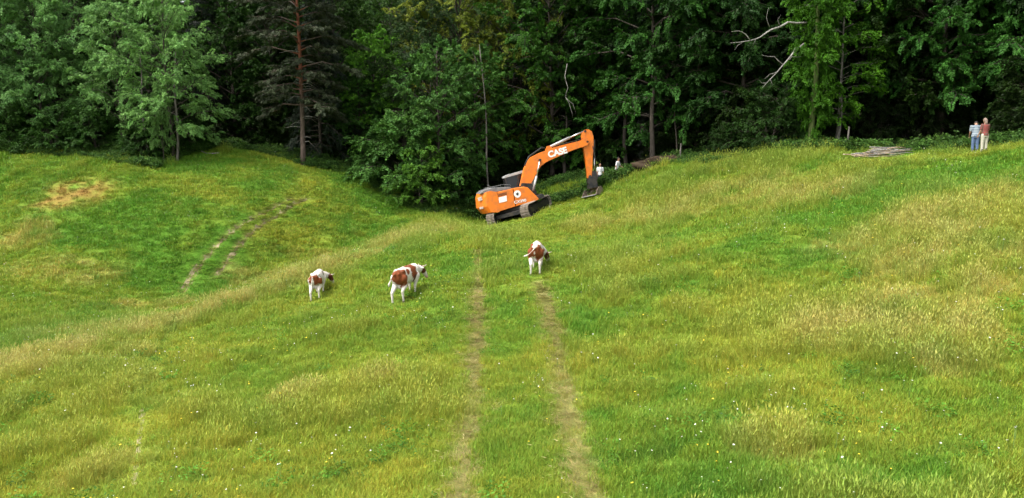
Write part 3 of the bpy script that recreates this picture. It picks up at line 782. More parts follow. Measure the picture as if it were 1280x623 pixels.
# brown heap of dead brush by the trunk
hp = empty('brush_heap', on_ground(828, 51.6)); tag(hp, 'low brown heap of dead brush and earth beside the dark trunk', 'brush heap')
m_heap = solid('dead_brush', (.05, .036, .024), .95, spec=.1, dirt=(.05, .035, .02), dscale=4, damt=.8, bump=.8, bscale=12)
hv = MB().ball((0, 0, 0), (2.0, .9, .55), 20, 10)
for i, v in enumerate(hv.v):
    k = 1 + .35 * math.sin(v[0] * 5.1 + v[1] * 7) * math.sin(v[2] * 6 + v[0] * 3); hv.v[i] = (v[0] * k, v[1] * k, v[2] * k + v[0] * .08)
hv.build('earth', m_heap, hp, True)
tw = MB()
for k in range(90):
    x, y = rg.uniform(-1.8, 1.8), rg.uniform(-.8, .5); z = .5 * max(0, 1 - (x / 2) ** 2) * .9; a = rg.uniform(0, 3.14); L = rg.uniform(.2, .6)
    tw.tube([(x - math.cos(a) * L, y, z - .05), (x, y, z + rg.uniform(0, .1)), (x + math.cos(a) * L, y - .1, z + rg.uniform(-.1, .3))], [.012, .012, .005], 3)
tag(tw.build('twigs', m_heap, hp), kind='stuff')

# ------------------------------------------------------------------ scatter: one object per kind of growth
LIB = bpy.data.collections.new('growth_library')
def scatter(name, label, P, rot, scl, pick, tint, sources, cat=None):
    me = bpy.data.meshes.new(name)
    me.vertices.add(len(P)); me.vertices.foreach_set('co', np.asarray(P, np.float32).ravel())
    for nm, ty, ar, key in (('rot', 'FLOAT_VECTOR', rot, 'vector'), ('scl', 'FLOAT_VECTOR', scl, 'vector'), ('pick', 'INT', pick, 'value')):
        at_ = me.attributes.new(nm, ty, 'POINT'); at_.data.foreach_set(key, np.asarray(ar, np.int32 if ty == 'INT' else np.float32).ravel())
    at_ = me.attributes.new('tint', 'FLOAT_COLOR', 'POINT'); at_.data.foreach_set('color', np.c_[tint, np.ones(len(P))].astype(np.float32).ravel())
    c = bpy.data.collections.new(name + '_shapes')
    for i, s_ in enumerate(sources):
        so = bpy.data.objects.new('%s_%02d' % (name, i), s_); c.objects.link(so)
    o = link(name, me)
    ng = bpy.data.node_groups.new(name, 'GeometryNodeTree')
    ng.interface.new_socket('Geometry', in_out='INPUT', socket_type='NodeSocketGeometry'); ng.interface.new_socket('Geometry', in_out='OUTPUT', socket_type='NodeSocketGeometry')
    n, l = ng.nodes, ng.links
    gi, go = n.new('NodeGroupInput'), n.new('NodeGroupOutput')
    ci = n.new('GeometryNodeCollectionInfo'); ci.inputs['Collection'].default_value = c; ci.inputs['Separate Children'].default_value = True; ci.inputs['Reset Children'].default_value = True
    ip = n.new('GeometryNodeInstanceOnPoints'); ip.inputs['Pick Instance'].default_value = True
    def na(nm, ty):
        q = n.new('GeometryNodeInputNamedAttribute'); q.data_type = ty; q.inputs['Name'].default_value = nm
        return [s_ for s_ in q.outputs if s_.enabled][0]
    er = n.new('FunctionNodeEulerToRotation')
    l.new(na('rot', 'FLOAT_VECTOR'), er.inputs[0]); l.new(er.outputs[0], ip.inputs['Rotation']); l.new(na('scl', 'FLOAT_VECTOR'), ip.inputs['Scale']); l.new(na('pick', 'INT'), ip.inputs['Instance Index'])
    l.new(gi.outputs[0], ip.inputs['Points']); l.new(ci.outputs[0], ip.inputs['Instance']); l.new(ip.outputs[0], go.inputs[0])
    md = o.modifiers.new('scatter', 'NODES'); md.node_group = ng
    tag(o, label, cat, kind='stuff')
    return o
def tuft(seed, n, h, spreadr, lean, w, seedhead=0.0, flat=0.0):
    rg = np.random.RandomState(seed); V = []; Lp = []; tot = []; C = []
    for i in range(n):
        a = rg.rand() * 6.28; r = spreadr * math.sqrt(rg.rand()); b = np.array([math.cos(a) * r, math.sin(a) * r, -.03])
        hh = h * (.45 + .7 * rg.rand()); da = rg.rand() * 6.28; ll = lean * (.3 + rg.rand()) * hh
        d = np.array([math.cos(da), math.sin(da), 0]); sd = np.array([-d[1], d[0], 0]) * w * .5 * (.6 + .8 * rg.rand())
        up = np.array([0, 0, hh * (1 - flat)])
        m1 = b + up * .55 + d * ll * .3; t = b + up * (1 - .18 * lean) + d * ll
        o = len(V); br = .7 + .6 * rg.rand(); wm = rg.rand()
        cc = np.array([br * (.9 + .35 * wm), br * (1.05 - .1 * wm), br * .9])
        if rg.rand() < seedhead:
            sd = sd * .45; t = t + up * .25
            V += [b - sd, b + sd, m1 - sd, m1 + sd, t]; Lp += [o, o + 1, o + 3, o + 2, o + 2, o + 3, o + 4]; tot += [4, 3]; C += [cc] * 5
            o = len(V); e = t + (t - m1) * .28; s2 = np.array([-d[1], d[0], 0]) * .009; sc_ = np.array([1.15, 1.05, 1.2]) * br
            V += [t - (t - m1) * .12, t + s2, e, t - s2]; Lp += [o, o + 1, o + 2, o + 3]; tot += [4]; C += [sc_] * 4
        else:
            V += [b - sd, b + sd, m1 - sd * .85, m1 + sd * .85, t]; Lp += [o, o + 1, o + 3, o + 2, o + 2, o + 3, o + 4]; tot += [4, 3]; C += [cc] * 5
    return np_mesh('tuft', np.array(V), Lp, tot, M['grass'], np.array(C))
def weed(seed, n, h, r, ll, lw, mat='grass'):
    rg = np.random.RandomState(seed)
    P = np.c_[rg.normal(0, r * .5, n), rg.normal(0, r * .5, n), h * (.15 + .85 * rg.rand(n))]
    a = rg.rand(n) * 6.28; D = np.c_[np.cos(a), np.sin(a), rg.normal(.1, .2, n)]
    V, C = leaf_arrays(P, D, 5, rg, ll, lw, .06, .3, .35, (.8, .85, .8), (1.2, 1.25, 1.0), .14)
    return quad_mesh('weed', V, C, M[mat])
def lod(w, n):
    return ([tuft(100 + i, n, .13, .24, .7, .016 * w) for i in range(4)] + [tuft(110 + i, n, .21, .23, .7, .015 * w, .04) for i in range(4)]
            + [tuft(120 + i, n, .33, .22, .55, .012 * w, .22) for i in range(4)] + [tuft(130 + i, n, .30, .26, 1.6, .014 * w, .06, .74) for i in range(2)])
NEARG, FARG = lod(.50, 120), lod(1.1, 66)
rs = np.random.RandomState(99)
def sample(n, y0=8.5, y1=64.0, pw_=1.0, margin=4.0):
    """random points on the meadow in front of the forest edge; nearer ground gets more of them"""
    u = rs.rand(n); y = y0 + (y1 - y0) * u ** pw_
    x = (rs.rand(n) * 2 - 1) * (.735 * y + margin)
    k = y < edge_y(x) + .8 + rs.normal(0, .5, n)
    return x[k], y[k]
def clear_of_machine(x, y):
    yaw = R(20.0); dx, dy = x - EXC.x, y - EXC.y
    u = dx * math.sin(yaw) + dy * math.cos(yaw); v = dx * math.cos(yaw) - dy * math.sin(yaw)
    return ~((np.abs(u) < 2.45) & (np.abs(np.abs(v) - 1.3) < .38))
x, y = sample(85000, pw_=1.1)
k = clear_of_machine(x, y); x, y = x[k], y[k]
tint, dry, bare, lush, dark, pw = meadow(x, y)
keep = rs.rand(len(x)) > np.maximum(np.maximum(bare * .42, np.maximum(pw * .15, np.maximum(path_w(x, y, slice(2, 4)) * .97, path_w(x, y, slice(4, 5)) * .9 * smooth(19.5, 17.0, y) * (fbm(x, y, .5, 2, 3.0) > .34)))), (np.hypot((x - bpile.location.x) / 1.7, (y - bpile.location.y + .3) / 1.3) < 1) * 1.0)
x, y, tint, dry, bare, lush, dark, pw = [q[keep] for q in (x, y, tint, dry, bare, lush, dark, pw)]
tall = np.clip(.22 + 1.6 * (fbm(x, y, 4.0, 3, 15.0) - .5) + .9 * (fbm(x, y, 1.1, 2, 8.0) - .5) + .5 * dry + .3 * (1 - smooth(.4, 2.2, seg_dist(x, y, CREST))) - .25 * lush + .25 * smooth(4, 18, x) - .35 * smooth(-4, -16, x) * smooth(30, 42, y), 0, 1)
u = rs.rand(len(x))
pick = np.where((pw > .45) & (rs.rand(len(x)) < .35), 12 + (u * 2).astype(int), np.where(tall > .52 + .35 * (rs.rand(len(x)) - .5), 8, np.where(tall > .22 + .3 * (rs.rand(len(x)) - .5), 4, 0)) + (u * 3.999).astype(int))
sc = (.75 + .5 * rs.rand(len(x))) * (1 + .4 * smooth(20, 55, y)) * (1 - .35 * np.maximum(bare, pw))
hs_ = sc * (.8 + .5 * rs.rand(len(x))) * np.where(dark > .4, .95, 1)
low = .75 * np.exp(-((x - EXC.x) / 3.6) ** 4 - ((y - EXC.y + 3.0) / 3.4) ** 4) + .95 * np.exp(-((x - EXC.x - 4.8) / 1.3) ** 4 - ((y - EXC.y + 1.6) / 2.2) ** 4) + np.exp(-((x - bpile.location.x) / 3) ** 2 - ((y - bpile.location.y + 1) / 2.6) ** 2) + sum(np.exp(-((x - g_.x) / 1.1) ** 2 - ((y - g_.y + .5) / 1.5) ** 2) for g_ in (on_ground(395, 31.2), on_ground(503, 28.2), on_ground(671, 27.9))) + np.exp(-((x - 22.8) / 3) ** 2 - ((y - 35) / 2.2) ** 2)
for poly, hw, dep in PATHS[2:]: low = np.maximum(low, (1 if dep > .1 else .5) - smooth(.2, 1.3, seg_dist(x, y, poly)))
hs_ = hs_ * (1 + .9 * smooth(0, 2, x) * smooth(12, 9, x) * smooth(52.3, 53.5, y))
hs_ = hs_ * (1 - .72 * np.clip(low, 0, 1))
tint = tint * (.84 + .32 * rs.rand(len(x)))[:, None] * np.c_[1 + rs.normal(0, .10, len(x)), np.ones(len(x)), np.ones(len(x))]
tl = pick // 4 == 2
tint[tl] = lerp(tint[tl], np.array([.27, .30, .06]), .10 + .22 * rs.rand(tl.sum()))
zz = terrain(x, y)
pick = pick + np.where(y + rs.normal(0, 3, len(y)) < 26, 0, 14)
tl_wind = rs.normal(0, .12, len(x)) + .05
scatter('meadow_grass', 'long and short green to straw-yellow grass covering the hillside', np.c_[x, y, zz], np.c_[tl_wind, rs.normal(0, .12, len(x)), rs.rand(len(x)) * 6.28], np.c_[sc, sc, hs_], pick, tint, NEARG + FARG, 'grass')
# trampled straw along the wheel tracks
sx_ = []
for poly, hw, dep in PATHS[:4]:
    L = np.hypot(*np.diff(poly, axis=0).T).sum(); n_ = int(L * (30 if dep < .1 else 14)); i_ = rs.randint(0, len(poly) - 1, n_); f_ = rs.rand(n_)[:, None]
    sx_.append(poly[i_] * (1 - f_) + poly[i_ + 1] * f_ + rs.normal(0, hw * .55, (n_, 2)))
sx_ = np.concatenate(sx_); x, y = sx_[:, 0], sx_[:, 1]; k = y > 9; x, y = x[k], y[k]
sc = .5 + .6 * rs.rand(len(x)); tn = lerp(np.array([.44, .40, .18]), np.array([.24, .30, .05]), rs.rand(len(x)) ** 1.5) * (.6 + .6 * rs.rand(len(x)))[:, None]
scatter('trampled_straw', 'flattened dry straw along the wheel tracks through the grass', np.c_[x, y, terrain(x, y) + .01], np.c_[rs.normal(0, .1, len(x)), rs.normal(0, .1, len(x)), rs.rand(len(x)) * 6.28], np.c_[sc, sc, sc], rs.randint(0, 2, len(x)), tn, NEARG[12:14], 'straw')
# broad-leaved weeds in dark clumps
x, y = sample(26000, pw_=1.1); _, dry, bare, lush, dark, pw = meadow(x, y)
k = (rs.rand(len(x)) < np.clip(dark * .10 + .02, 0, 1)) & (pw < .3) & clear_of_machine(x, y) & (bare < .5); x, y, dark = x[k], y[k], dark[k]
sc = .6 + .8 * rs.rand(len(x)); WEED = [weed(200 + i, 20, .22, .34, .065, .03) for i in range(3)]
tn = np.array([.080, .19, .018]) * (.65 + .7 * rs.rand(len(x)))[:, None]
scatter('meadow_weeds', 'dark green broad-leaved weeds growing in clumps through the meadow', np.c_[x, y, terrain(x, y)], np.c_[rs.normal(0, .1, len(x)), rs.normal(0, .1, len(x)), rs.rand(len(x)) * 6.28], np.c_[sc, sc, sc * (.7 + .5 * rs.rand(len(x)))], rs.randint(0, 3, len(x)), tn, WEED, 'weeds')
# undergrowth along the forest edge
nU = 6500
x = rs.uniform(-46, 34, nU); y = edge_y(x) + rs.exponential(1.3, nU) - .6
x2 = (rs.rand(2500) * 2 - 1) * 44; y2 = edge_y(x2) + rs.uniform(1, 9, 2500); x4 = rs.uniform(5.6, 9.0, 120); y4 = rs.uniform(53.6, 54.6, 120); x3 = rs.uniform(1.0, 11, 800); y3 = rs.uniform(54.2, 58.5, 800) - .12 * x3; x = np.r_[x, x2, x3, x4]; y = np.r_[y, y2, y3, y4]
sc = (.4 + .7 * rs.rand(len(x))) * (.5 + .75 * smooth(.35, .7, fbm(x, y, 2.2, 2)))
tn = lerp(np.array([.045, .11, .02]), np.array([.09, .17, .03]), rs.rand(len(x)) ** 2) * (.5 + .7 * rs.rand(len(x)))[:, None]
sc[-120:] = rs.uniform(1.1, 1.7, 120)
NETTLE = [weed(220 + i, 26, .55, .38, .13, .06) for i in range(3)]
k = np.abs(x - bpile.location.x) + np.abs(y - bpile.location.y) > 2.0; x, y, sc, tn = x[k], y[k], sc[k], tn[k]
scatter('undergrowth', 'nettles and leafy undergrowth along the foot of the forest', np.c_[x, y, terrain(x, y)], np.c_[rs.normal(0, .1, len(x)), rs.normal(0, .1, len(x)), rs.rand(len(x)) * 6.28], np.c_[sc, sc, sc], rs.randint(0, 3, len(x)), tn, NETTLE, 'undergrowth')
# flowers
def flower(n, r, h):
    b = []; rg = np.random.RandomState(n + int(h * 100)); V = []; Lp = []; tot = []; C = []
    for i in range(n):
        c = np.array([rg.normal(0, .09), rg.normal(0, .09), h * (.8 + .4 * rg.rand())]); o = len(V)
        for k in range(6): V.append(c + np.array([math.cos(k * 1.047) * r, math.sin(k * 1.047) * r, rg.normal(0, r * .3)]))
        Lp += list(range(o, o + 6)); tot += [6]; C += [np.ones(3)] * 6
        o = len(V); s_ = .004
        V += [np.array([c[0] - s_, c[1], -.02]), np.array([c[0] + s_, c[1], -.02]), c + np.array([s_, 0, -.002]), c + np.array([-s_, 0, -.002])]; Lp += [o, o + 1, o + 2, o + 3]; tot += [4]; C += [np.array([.15, .28, .1])] * 4
    return np_mesh('flower', np.array(V), Lp, tot, M['flower'], np.array(C))
for nm, lb, colr, cnt, off in (('white_flowers', 'scattered small white meadow flowers', (.72, .70, .60), 1500, 31.0), ('yellow_flowers', 'scattered small yellow meadow flowers', (.80, .62, .05), 1300, 47.0)):
    x, y = sample(cnt * 2, y0=9.5, y1=60, pw_=1.0); pr = smooth(.38, .68, fbm(x, y, 3.5, 3, off))
    k = (rs.rand(len(x)) < pr * .9 + .05) & (path_w(x, y) < .3); x, y = x[k], y[k]
    sc = .6 + .6 * rs.rand(len(x))
    scatter(nm, lb, np.c_[x, y, terrain(x, y)], np.c_[rs.normal(0, .15, len(x)), rs.normal(0, .15, len(x)), rs.rand(len(x)) * 6.28], np.c_[sc, sc, sc * (.8 + .5 * rs.rand(len(x)))], rs.randint(0, 3, len(x)), np.array(colr) * (.75 + .3 * rs.rand(len(x)))[:, None], [flower(1, .019, .34), flower(2, .017, .28), flower(1, .023, .40)], 'flowers')
# far wood
FA = np.array(FAR)
def farmesh(key):
    me = T[key][1].copy(); me.materials.clear(); me.materials.append(M['grass']); return me
scatter('distant_wood', 'far hillside wood rising behind the forest edge', FA[:, :3], np.c_[FA[:, 4] * 0, FA[:, 4] * 0, FA[:, 4]], np.c_[FA[:, 3], FA[:, 3], FA[:, 3]], FA[:, 5].astype(int), np.tile([1.0, 1.0, 1.0], (len(FA), 1)) * (.7 + .6 * rs.rand(len(FA)))[:, None], [farmesh('oak0'), farmesh('ash0'), farmesh('oak1')], 'wood')

# ------------------------------------------------------------------ excavator
M['orange'] = solid('orange_paint', (.78, .19, .012), .48, spec=.4, dirt=(.30, .12, .045), dscale=2.6, damt=.6)
M['grey_paint'] = solid('grey_hood', (.12, .12, .125), .5, dirt=(.30, .28, .26), dscale=3, damt=.7)
M['black'] = solid('black_steel', (.018, .018, .019), .55, dirt=(.07, .055, .04), dscale=3, damt=.6)
M['chrome'] = solid('cylinder_steel', (.62, .62, .62), .25, .85, dirt=(.4, .38, .36), damt=.4)
M['cylgrey'] = solid('cylinder_barrel', (.42, .42, .41), .45, .2, dirt=(.25, .22, .2), damt=.5)
M['shoe'] = solid('track_shoe', (.34, .285, .235), .75, .15, dirt=(.11, .085, .06), dscale=5, damt=.8, bump=.4)
M['bucket'] = solid('worn_bucket', (.27, .21, .165), .65, .35, dirt=(.06, .045, .035), dscale=4, damt=.8, bump=.4)
M['white'] = solid('white_decal', (.80, .79, .76), .5, dirt=(.6, .55, .5), damt=.4)
M['faded'] = solid('faded_decal', (.52, .42, .36), .6)
M['glass'] = solid('cab_glass', (.015, .018, .02), .06, spec=.6, damt=0)
M['rubber'] = solid('hose_rubber', (.015, .015, .015), .6)
KX = 17.6
TILT = R(15.5)
YAW = R(9.0)
def lz(zx, zy):
    """side-view point of the machine, metres forward / up"""
    dx = ((560 + zx / 3.8917) - 652) / KX; dz = (272 - (140 + zy / 3.8917)) / KX
    c, s = math.cos(TILT), math.sin(TILT)
    return ((dx * c + dz * s) / math.cos(YAW), dz * c - dx * s)
EX = empty('excavator', EXC)
EX.rotation_mode = 'QUATERNION'
EX.rotation_quaternion = (Matrix.Rotation(-math.atan(EXC_SLOPE), 4, 'Y') @ Matrix.Rotation(YAW, 4, 'Z')).to_quaternion()
tag(EX, 'orange tracked excavator with boom raised to the right on the slope', 'excavator')
def rot2(o, ang, piv=(0, 0, 0)):
    o.rotation_euler = (0, 0, ang); o.location = piv
    return o
# undercarriage: tracks run up the view, turned against the upper body
UA = R(68) - YAW                                     # heading of the tracks in the machine's frame
MB().box((-1.3, -.98, .32), (1.3, .98, .86)).box((-1.9, -1.05, .38), (-1.2, 1.05, .62)).box((1.2, -1.05, .38), (1.9, 1.05, .62)).build('undercarriage_frame', M['black'], EX).rotation_euler = (0, 0, UA)
MB().tube([(0, 0, .80), (0, 0, 1.06)], .72, 28).build('slewing_ring', M['black'], EX)
def track_path(L=2.45, r=.44, n=10):
    pts = []
    for i in range(n + 1):
        a = -math.pi / 2 + math.pi * i / n; pts.append((L - r + r * math.cos(a), r + r * math.sin(a)))
    for i in range(n + 1):
        a = math.pi / 2 + math.pi * i / n; pts.append((-L + r + r * math.cos(a), r + r * math.sin(a)))
    return pts
def resample(pts, n):
    P = np.array(pts + [pts[0]]); t = np.r_[0, np.cumsum(np.hypot(*np.diff(P, axis=0).T))]; q = np.linspace(0, t[-1], n, endpoint=False)
    return np.c_[np.interp(q, t, P[:, 0]), np.interp(q, t, P[:, 1])]
for sy in (-1.3, 1.3):
    belt = resample(track_path(), 50); NB = len(belt)
    tk = MB(); tk.prism([tuple(p) for p in resample(track_path(2.36, .36), 60)], sy - .12, sy + .12)
    t_ = tk.build('track', M['black'], EX); t_.rotation_euler = (0, 0, UA)
    shm = MB().box((-.088, -.30, -.03), (.088, .30, .008)).prism([(-.07, .008), (-.045, .008), (-.055, .045)], -.30, .30).prism([(-.012, .008), (.012, .008), (0, .045)], -.30, .30).prism([(.045, .008), (.07, .008), (.058, .045)], -.30, .30).mesh('track_shoe', M['shoe'])
    for i in range(NB):
        p = belt[i]; d = belt[(i + 1) % NB] - belt[i - 1]
        so = link('track_shoe', shm, t_); so.location = (p[0], sy, p[1] + .03); so.rotation_euler = (0, -math.atan2(d[1], d[0]) + math.pi, 0)
    for k, (xx, zz_, rr) in enumerate([(-2.0, .47, .30), (2.0, .47, .30)]):
        MB().tube([(xx, sy - .16, zz_), (xx, sy + .16, zz_)], rr, 20).build('sprocket' if k else 'idler', M['black'], t_)
    for xx in (-1.4, -.95, -.5, 0, .5, .95, 1.4):
        MB().tube([(xx, sy - .2, .2), (xx, sy + .2, .2)], .11, 12).build('roller', M['black'], t_)
    MB().box((-1.75, sy - .21, .3), (1.75, sy + .21, .62)).build('track_frame', M['black'], t_)
# upper body. y<0 is the side we look at
DB = 1.08
MB().box((-2.3, -1.30, DB - .10), (1.72, 1.30, DB + .14)).build('deck', M['black'], EX)
cwp = [lz(165, 497), lz(140, 470), lz(136, 425), lz(142, 402), lz(176, 392), lz(226, 392), lz(234, 484), lz(215, 492)]
def rounded_tail(prof, w, n=12):
    """counterweight: side outline swept round the tail in plan"""
    b = MB(); rows = []
    xmax = max(p[0] for p in prof); xmin = min(p[0] for p in prof); L = xmax - xmin
    ys = [w * math.sin(a) for a in np.linspace(-math.pi / 2, math.pi / 2, n + 1)]
    for yy in ys:
        k = 1 - .42 * (abs(yy) / w) ** 3
        rows.append([(xmax - (xmax - p[0]) * k, yy, p[1]) for p in prof])
    vs = [v for r in rows for v in r]; m_ = len(prof); fs = []
    for i in range(n):
        for j in range(m_):
            q = (j + 1) % m_; fs.append((i * m_ + j, i * m_ + q, (i + 1) * m_ + q, (i + 1) * m_ + j))
    fs.append(tuple(range(m_))); fs.append(tuple(range(n * m_, n * m_ + m_)))
    return b.add(vs, fs)
cwo = rounded_tail(cwp, 1.45).build('counterweight', M['orange'], EX)
xs0 = lz(234, 484)[0]
# right-hand side: engine bay, pump bay, front tool box
pA = [lz(236, 484), lz(229, 392), lz(300, 376), lz(313, 461)]
pB = [lz(316, 460), lz(303, 375.5), lz(352, 368), lz(372, 372), lz(425, 425), lz(423, 430)]
MB().prism(pA, -1.43, -.55, .03).build('engine_side_panel', M['orange'], EX)
MB().prism(pB, -1.42, -.55, .03).build('front_tool_box', M['orange'], EX)
MB().prism([lz(238, 478), lz(232, 384), lz(345, 366), lz(352, 448)], -.545, .5).build('engine_bay', M['black'], EX)
MB().prism([lz(236, 484), lz(229, 392), lz(300, 376), lz(313, 461)], .52, 1.42, .03).build('left_side_panel', M['orange'], EX)
MB().prism([lz(146, 400), lz(160, 386), lz(205, 372), lz(290, 368), lz(296, 376), lz(228, 391), lz(180, 394)], -1.30, 1.25, .03).build('engine_hood', M['grey_paint'], EX)
h0 = lz(205, 374)
MB().tube([(h0[0], .25, h0[1] - .1), (h0[0], .25, h0[1] + .16), (h0[0] - .10, .25, h0[1] + .24)], [.07, .07, .065], 10).build('exhaust_pipe', M['black'], EX, True)
for a, b_ in (((168, 383), (245, 366)), ((245, 366), (292, 364))):
    p, q = lz(*a), lz(*b_)
    MB().tube([(p[0], -1.2, p[1]), (p[0] + .02, -1.2, p[1] + .12), (q[0], -1.2, q[1] + .08), (q[0], -1.2, q[1])], .018, 6).build('handrail', M['grey_paint'], EX)
v0, v1 = lz(228, 412), lz(272, 396)
vent = MB().prism([lz(226, 402), lz(270, 393), lz(272, 404), lz(228, 414)], -1.442, -1.425).build('vent_grille', M['black'], EX)
for k in range(4):
    p, q = lz(228, 404.5 + 2.6 * k), lz(270, 395.5 + 2.6 * k)
    MB().tube([(p[0], -1.447, p[1]), (q[0], -1.447, q[1])], .008, 4).build('slat', M['orange'], vent)
sq = [lz(233, 418), lz(270, 409), lz(273, 435), lz(236, 444)]
MB().prism(sq, -1.446, -1.428).build('sticker', M['white'], EX)
bc = lz(322, 402)
bad = MB(); bad.tube([(bc[0], -1.436, bc[1]), (bc[0], -1.419, bc[1])], .25, 24); bo = bad.build('badge', M['white'], EX)
MB().prism([(bc[0] - .10, bc[1] + .10), (bc[0] - .03, bc[1] + .06), (bc[0] + .06, bc[1] + .11), (bc[0] + .09, bc[1]), (bc[0] + .02, bc[1] - .12), (bc[0] - .08, bc[1] - .05)], -1.446, -1.437).build('emblem', M['black'], bo)
w0 = lz(145, 425)
for zx, zy, s_ in ((150, 424, .12), (157, 466, .07)):
    p = lz(zx, zy)
    MB().box((-.012, -.12 - s_ * .3, -s_), (.012, .16, s_)).build('marking', M['faded'], cwo).matrix_local = Matrix.Translation((p[0] - .02, -1.13, p[1])) @ Matrix.Rotation(R(58), 4, 'Z')
def lettering(txt, size, mat, parent, org, ang, y, name='lettering', bold=.035, sx=1.0):
    cu = bpy.data.curves.new('letters', 'FONT'); cu.body = txt; cu.size = size; cu.extrude = .006; cu.offset = bold * size; cu.align_x = 'CENTER'; cu.align_y = 'CENTER'
    o = bpy.data.objects.new('letters', cu); COL.objects.link(o)
    dg = bpy.context.evaluated_depsgraph_get(); me = bpy.data.meshes.new_from_object(o.evaluated_get(dg))
    bpy.data.objects.remove(o); bpy.data.curves.remove(cu)
    me.materials.clear(); me.materials.append(mat)
    q = link(name, me, parent)
    q.matrix_local = Matrix.Translation((org[0], y, org[1])) @ Matrix.Rotation(-ang, 4, 'Y') @ Matrix.Rotation(R(90), 4, 'X') @ Matrix.Scale(sx, 4, (1, 0, 0))
    return q
c0, c1 = lz(304, 443), lz(366, 431)
lettering('CX290', .26, M['white'], EX, ((c0[0] + c1[0]) / 2, (c0[1] + c1[1]) / 2), math.atan2(c1[1] - c0[1], c1[0] - c0[0]), -1.432, sx=1.15, bold=.02)
# cab on the far side
cb = empty('cab', (0, 0, 0)); cb.parent = EX
cz0, cz1 = DB + .14, 3.06
MB().box((-.35, .52, cz0), (1.55, 1.45, cz0 + .75)).build('cab_body', M['orange'], cb)
for xx in (-.33, .55, 1.50):
    for yy in (.54, 1.43): MB().box((xx - .045, yy - .045, cz0 + .752), (xx + .045, yy + .045, cz1 - .10)).build('pillar', M['black'], cb)
MB().prism([(-.42, cz1 - .098), (1.58, cz1 - .098), (1.55, cz1), (1.1, cz1 + .06), (-.1, cz1 + .06), (-.40, cz1)], .48, 1.49, .03).build('roof', M['cylgrey'], cb)
for a, b_ in (((-.28, .545, cz0 + .76), (.50, .555, cz1 - .105)), ((.60, .545, cz0 + .76), (1.45, .555, cz1 - .105)), ((-.28, 1.415, cz0 + .76), (.50, 1.425, cz1 - .105)), ((.60, 1.415, cz0 + .76), (1.45, 1.425, cz1 - .105)),
              ((1.495, .59, cz0 + .76), (1.505, 1.38, cz1 - .105)), ((-.335, .59, cz0 + .76), (-.325, 1.38, cz1 - .105))):
    MB().box(a, b_).build('window', M['glass'], cb)
MB().box((.05, .75, cz0 + .76), (.55, 1.2, cz0 + 1.35)).build('seat', M['black'], cb)
# boom
bp_ = [(348, 366), (356, 330), (366, 285), (380, 250), (402, 225), (440, 206), (520, 176), (600, 156), (650, 144), (672, 140), (674, 165), (640, 180), (600, 194), (530, 224), (474, 250), (446, 270), (428, 300), (410, 335), (392, 368), (372, 378)]
def prism_strip(b, prof, y0, y1):
    """long outline with bends: sides built as a strip of quads"""
    n = len(prof); h = n // 2
    for y, fl in ((y0, 0), (y1, 1)):
        for i in range(h - 1):
            q = [prof[i], prof[i + 1], prof[n - 2 - i], prof[n - 1 - i]]
            b.add([(p[0], y, p[1]) for p in q], [(0, 1, 2, 3)])
    for i in range(n):
        a, c = prof[i], prof[(i + 1) % n]
        b.add([(a[0], y0, a[1]), (c[0], y0, c[1]), (c[0], y1, c[1]), (a[0], y1, a[1])], [(0, 1, 2, 3)])
    return b
def weld(me):
    bm = bmesh.new(); bm.from_mesh(me); bmesh.ops.remove_doubles(bm, verts=bm.verts, dist=.002); bmesh.ops.recalc_face_normals(bm, faces=bm.faces)
    bmesh.ops.bevel(bm, geom=[e for e in bm.edges if len(e.link_faces) == 2 and e.calc_face_angle(0) > 1.0], offset=.025, segments=2, affect='EDGES'); bm.to_mesh(me); bm.free()
    return me
bprof = [lz(*p) for p in bp_]
BY = -.12
boom = link('boom', weld(prism_strip(MB(), bprof, BY - .31, BY + .31).mesh('boom', M['orange'])), EX)
t0, t1 = lz(482, 216), lz(572, 192)
lettering('CASE', .60, M['white'], boom, ((t0[0] + t1[0]) / 2, (t0[1] + t1[1]) / 2), math.atan2(t1[1] - t0[1], t1[0] - t0[0]), BY - .318, bold=.045, sx=1.0)
def ptube(zpts, y, r, name, mat, par, n=10):
    return MB().tube([(lz(*p)[0], y, lz(*p)[1]) for p in zpts], r, n).build(name, mat, par, True)
for yy in (BY - .44, BY + .44):
    cy = ptube([(408, 386), (424, 318)], yy, .085, 'boom_cylinder', M['cylgrey'], EX)
    ptube([(424, 318), (440, 240)], yy, .05, 'rod', M['chrome'], cy)
pv = lz(440, 240); MB().tube([(pv[0], BY - .52, pv[1]), (pv[0], BY + .52, pv[1])], .09, 14).build('pin', M['black'], boom)
pv = lz(372, 362); MB().tube([(pv[0], BY - .40, pv[1]), (pv[0], BY + .40, pv[1])], .12, 14).build('pin', M['black'], boom)
MB().prism([lz(345, 392), lz(352, 350), lz(400, 352), lz(425, 392), lz(418, 424), lz(350, 440)], BY - .40, BY + .40).build('boom_bracket', M['black'], EX)
ac = ptube([(486, 180), (590, 131)], BY, .10, 'arm_cylinder', M['cylgrey'], EX); ptube([(590, 131), (664, 98)], BY, .055, 'rod', M['chrome'], ac)
MB().prism([lz(470, 200), lz(480, 172), (lz(492, 170)[0], lz(492, 170)[1]), lz(504, 184)], BY - .16, BY + .16).build('cylinder_bracket', M['orange'], boom)
for yy, dz in ((BY - .2, 0), (BY - .1, 3), (BY + .2, 0)):
    ptube([(378, 300), (372, 262 - dz), (392, 222 - dz), (430, 196 - dz), (452, 180 - dz), (474, 182)], yy, .026, 'hose', M['rubber'], boom, 6)
ptube([(520, 170), (600, 151), (645, 138), (668, 132)], BY - .16, .022, 'hose', M['rubber'], boom, 6)
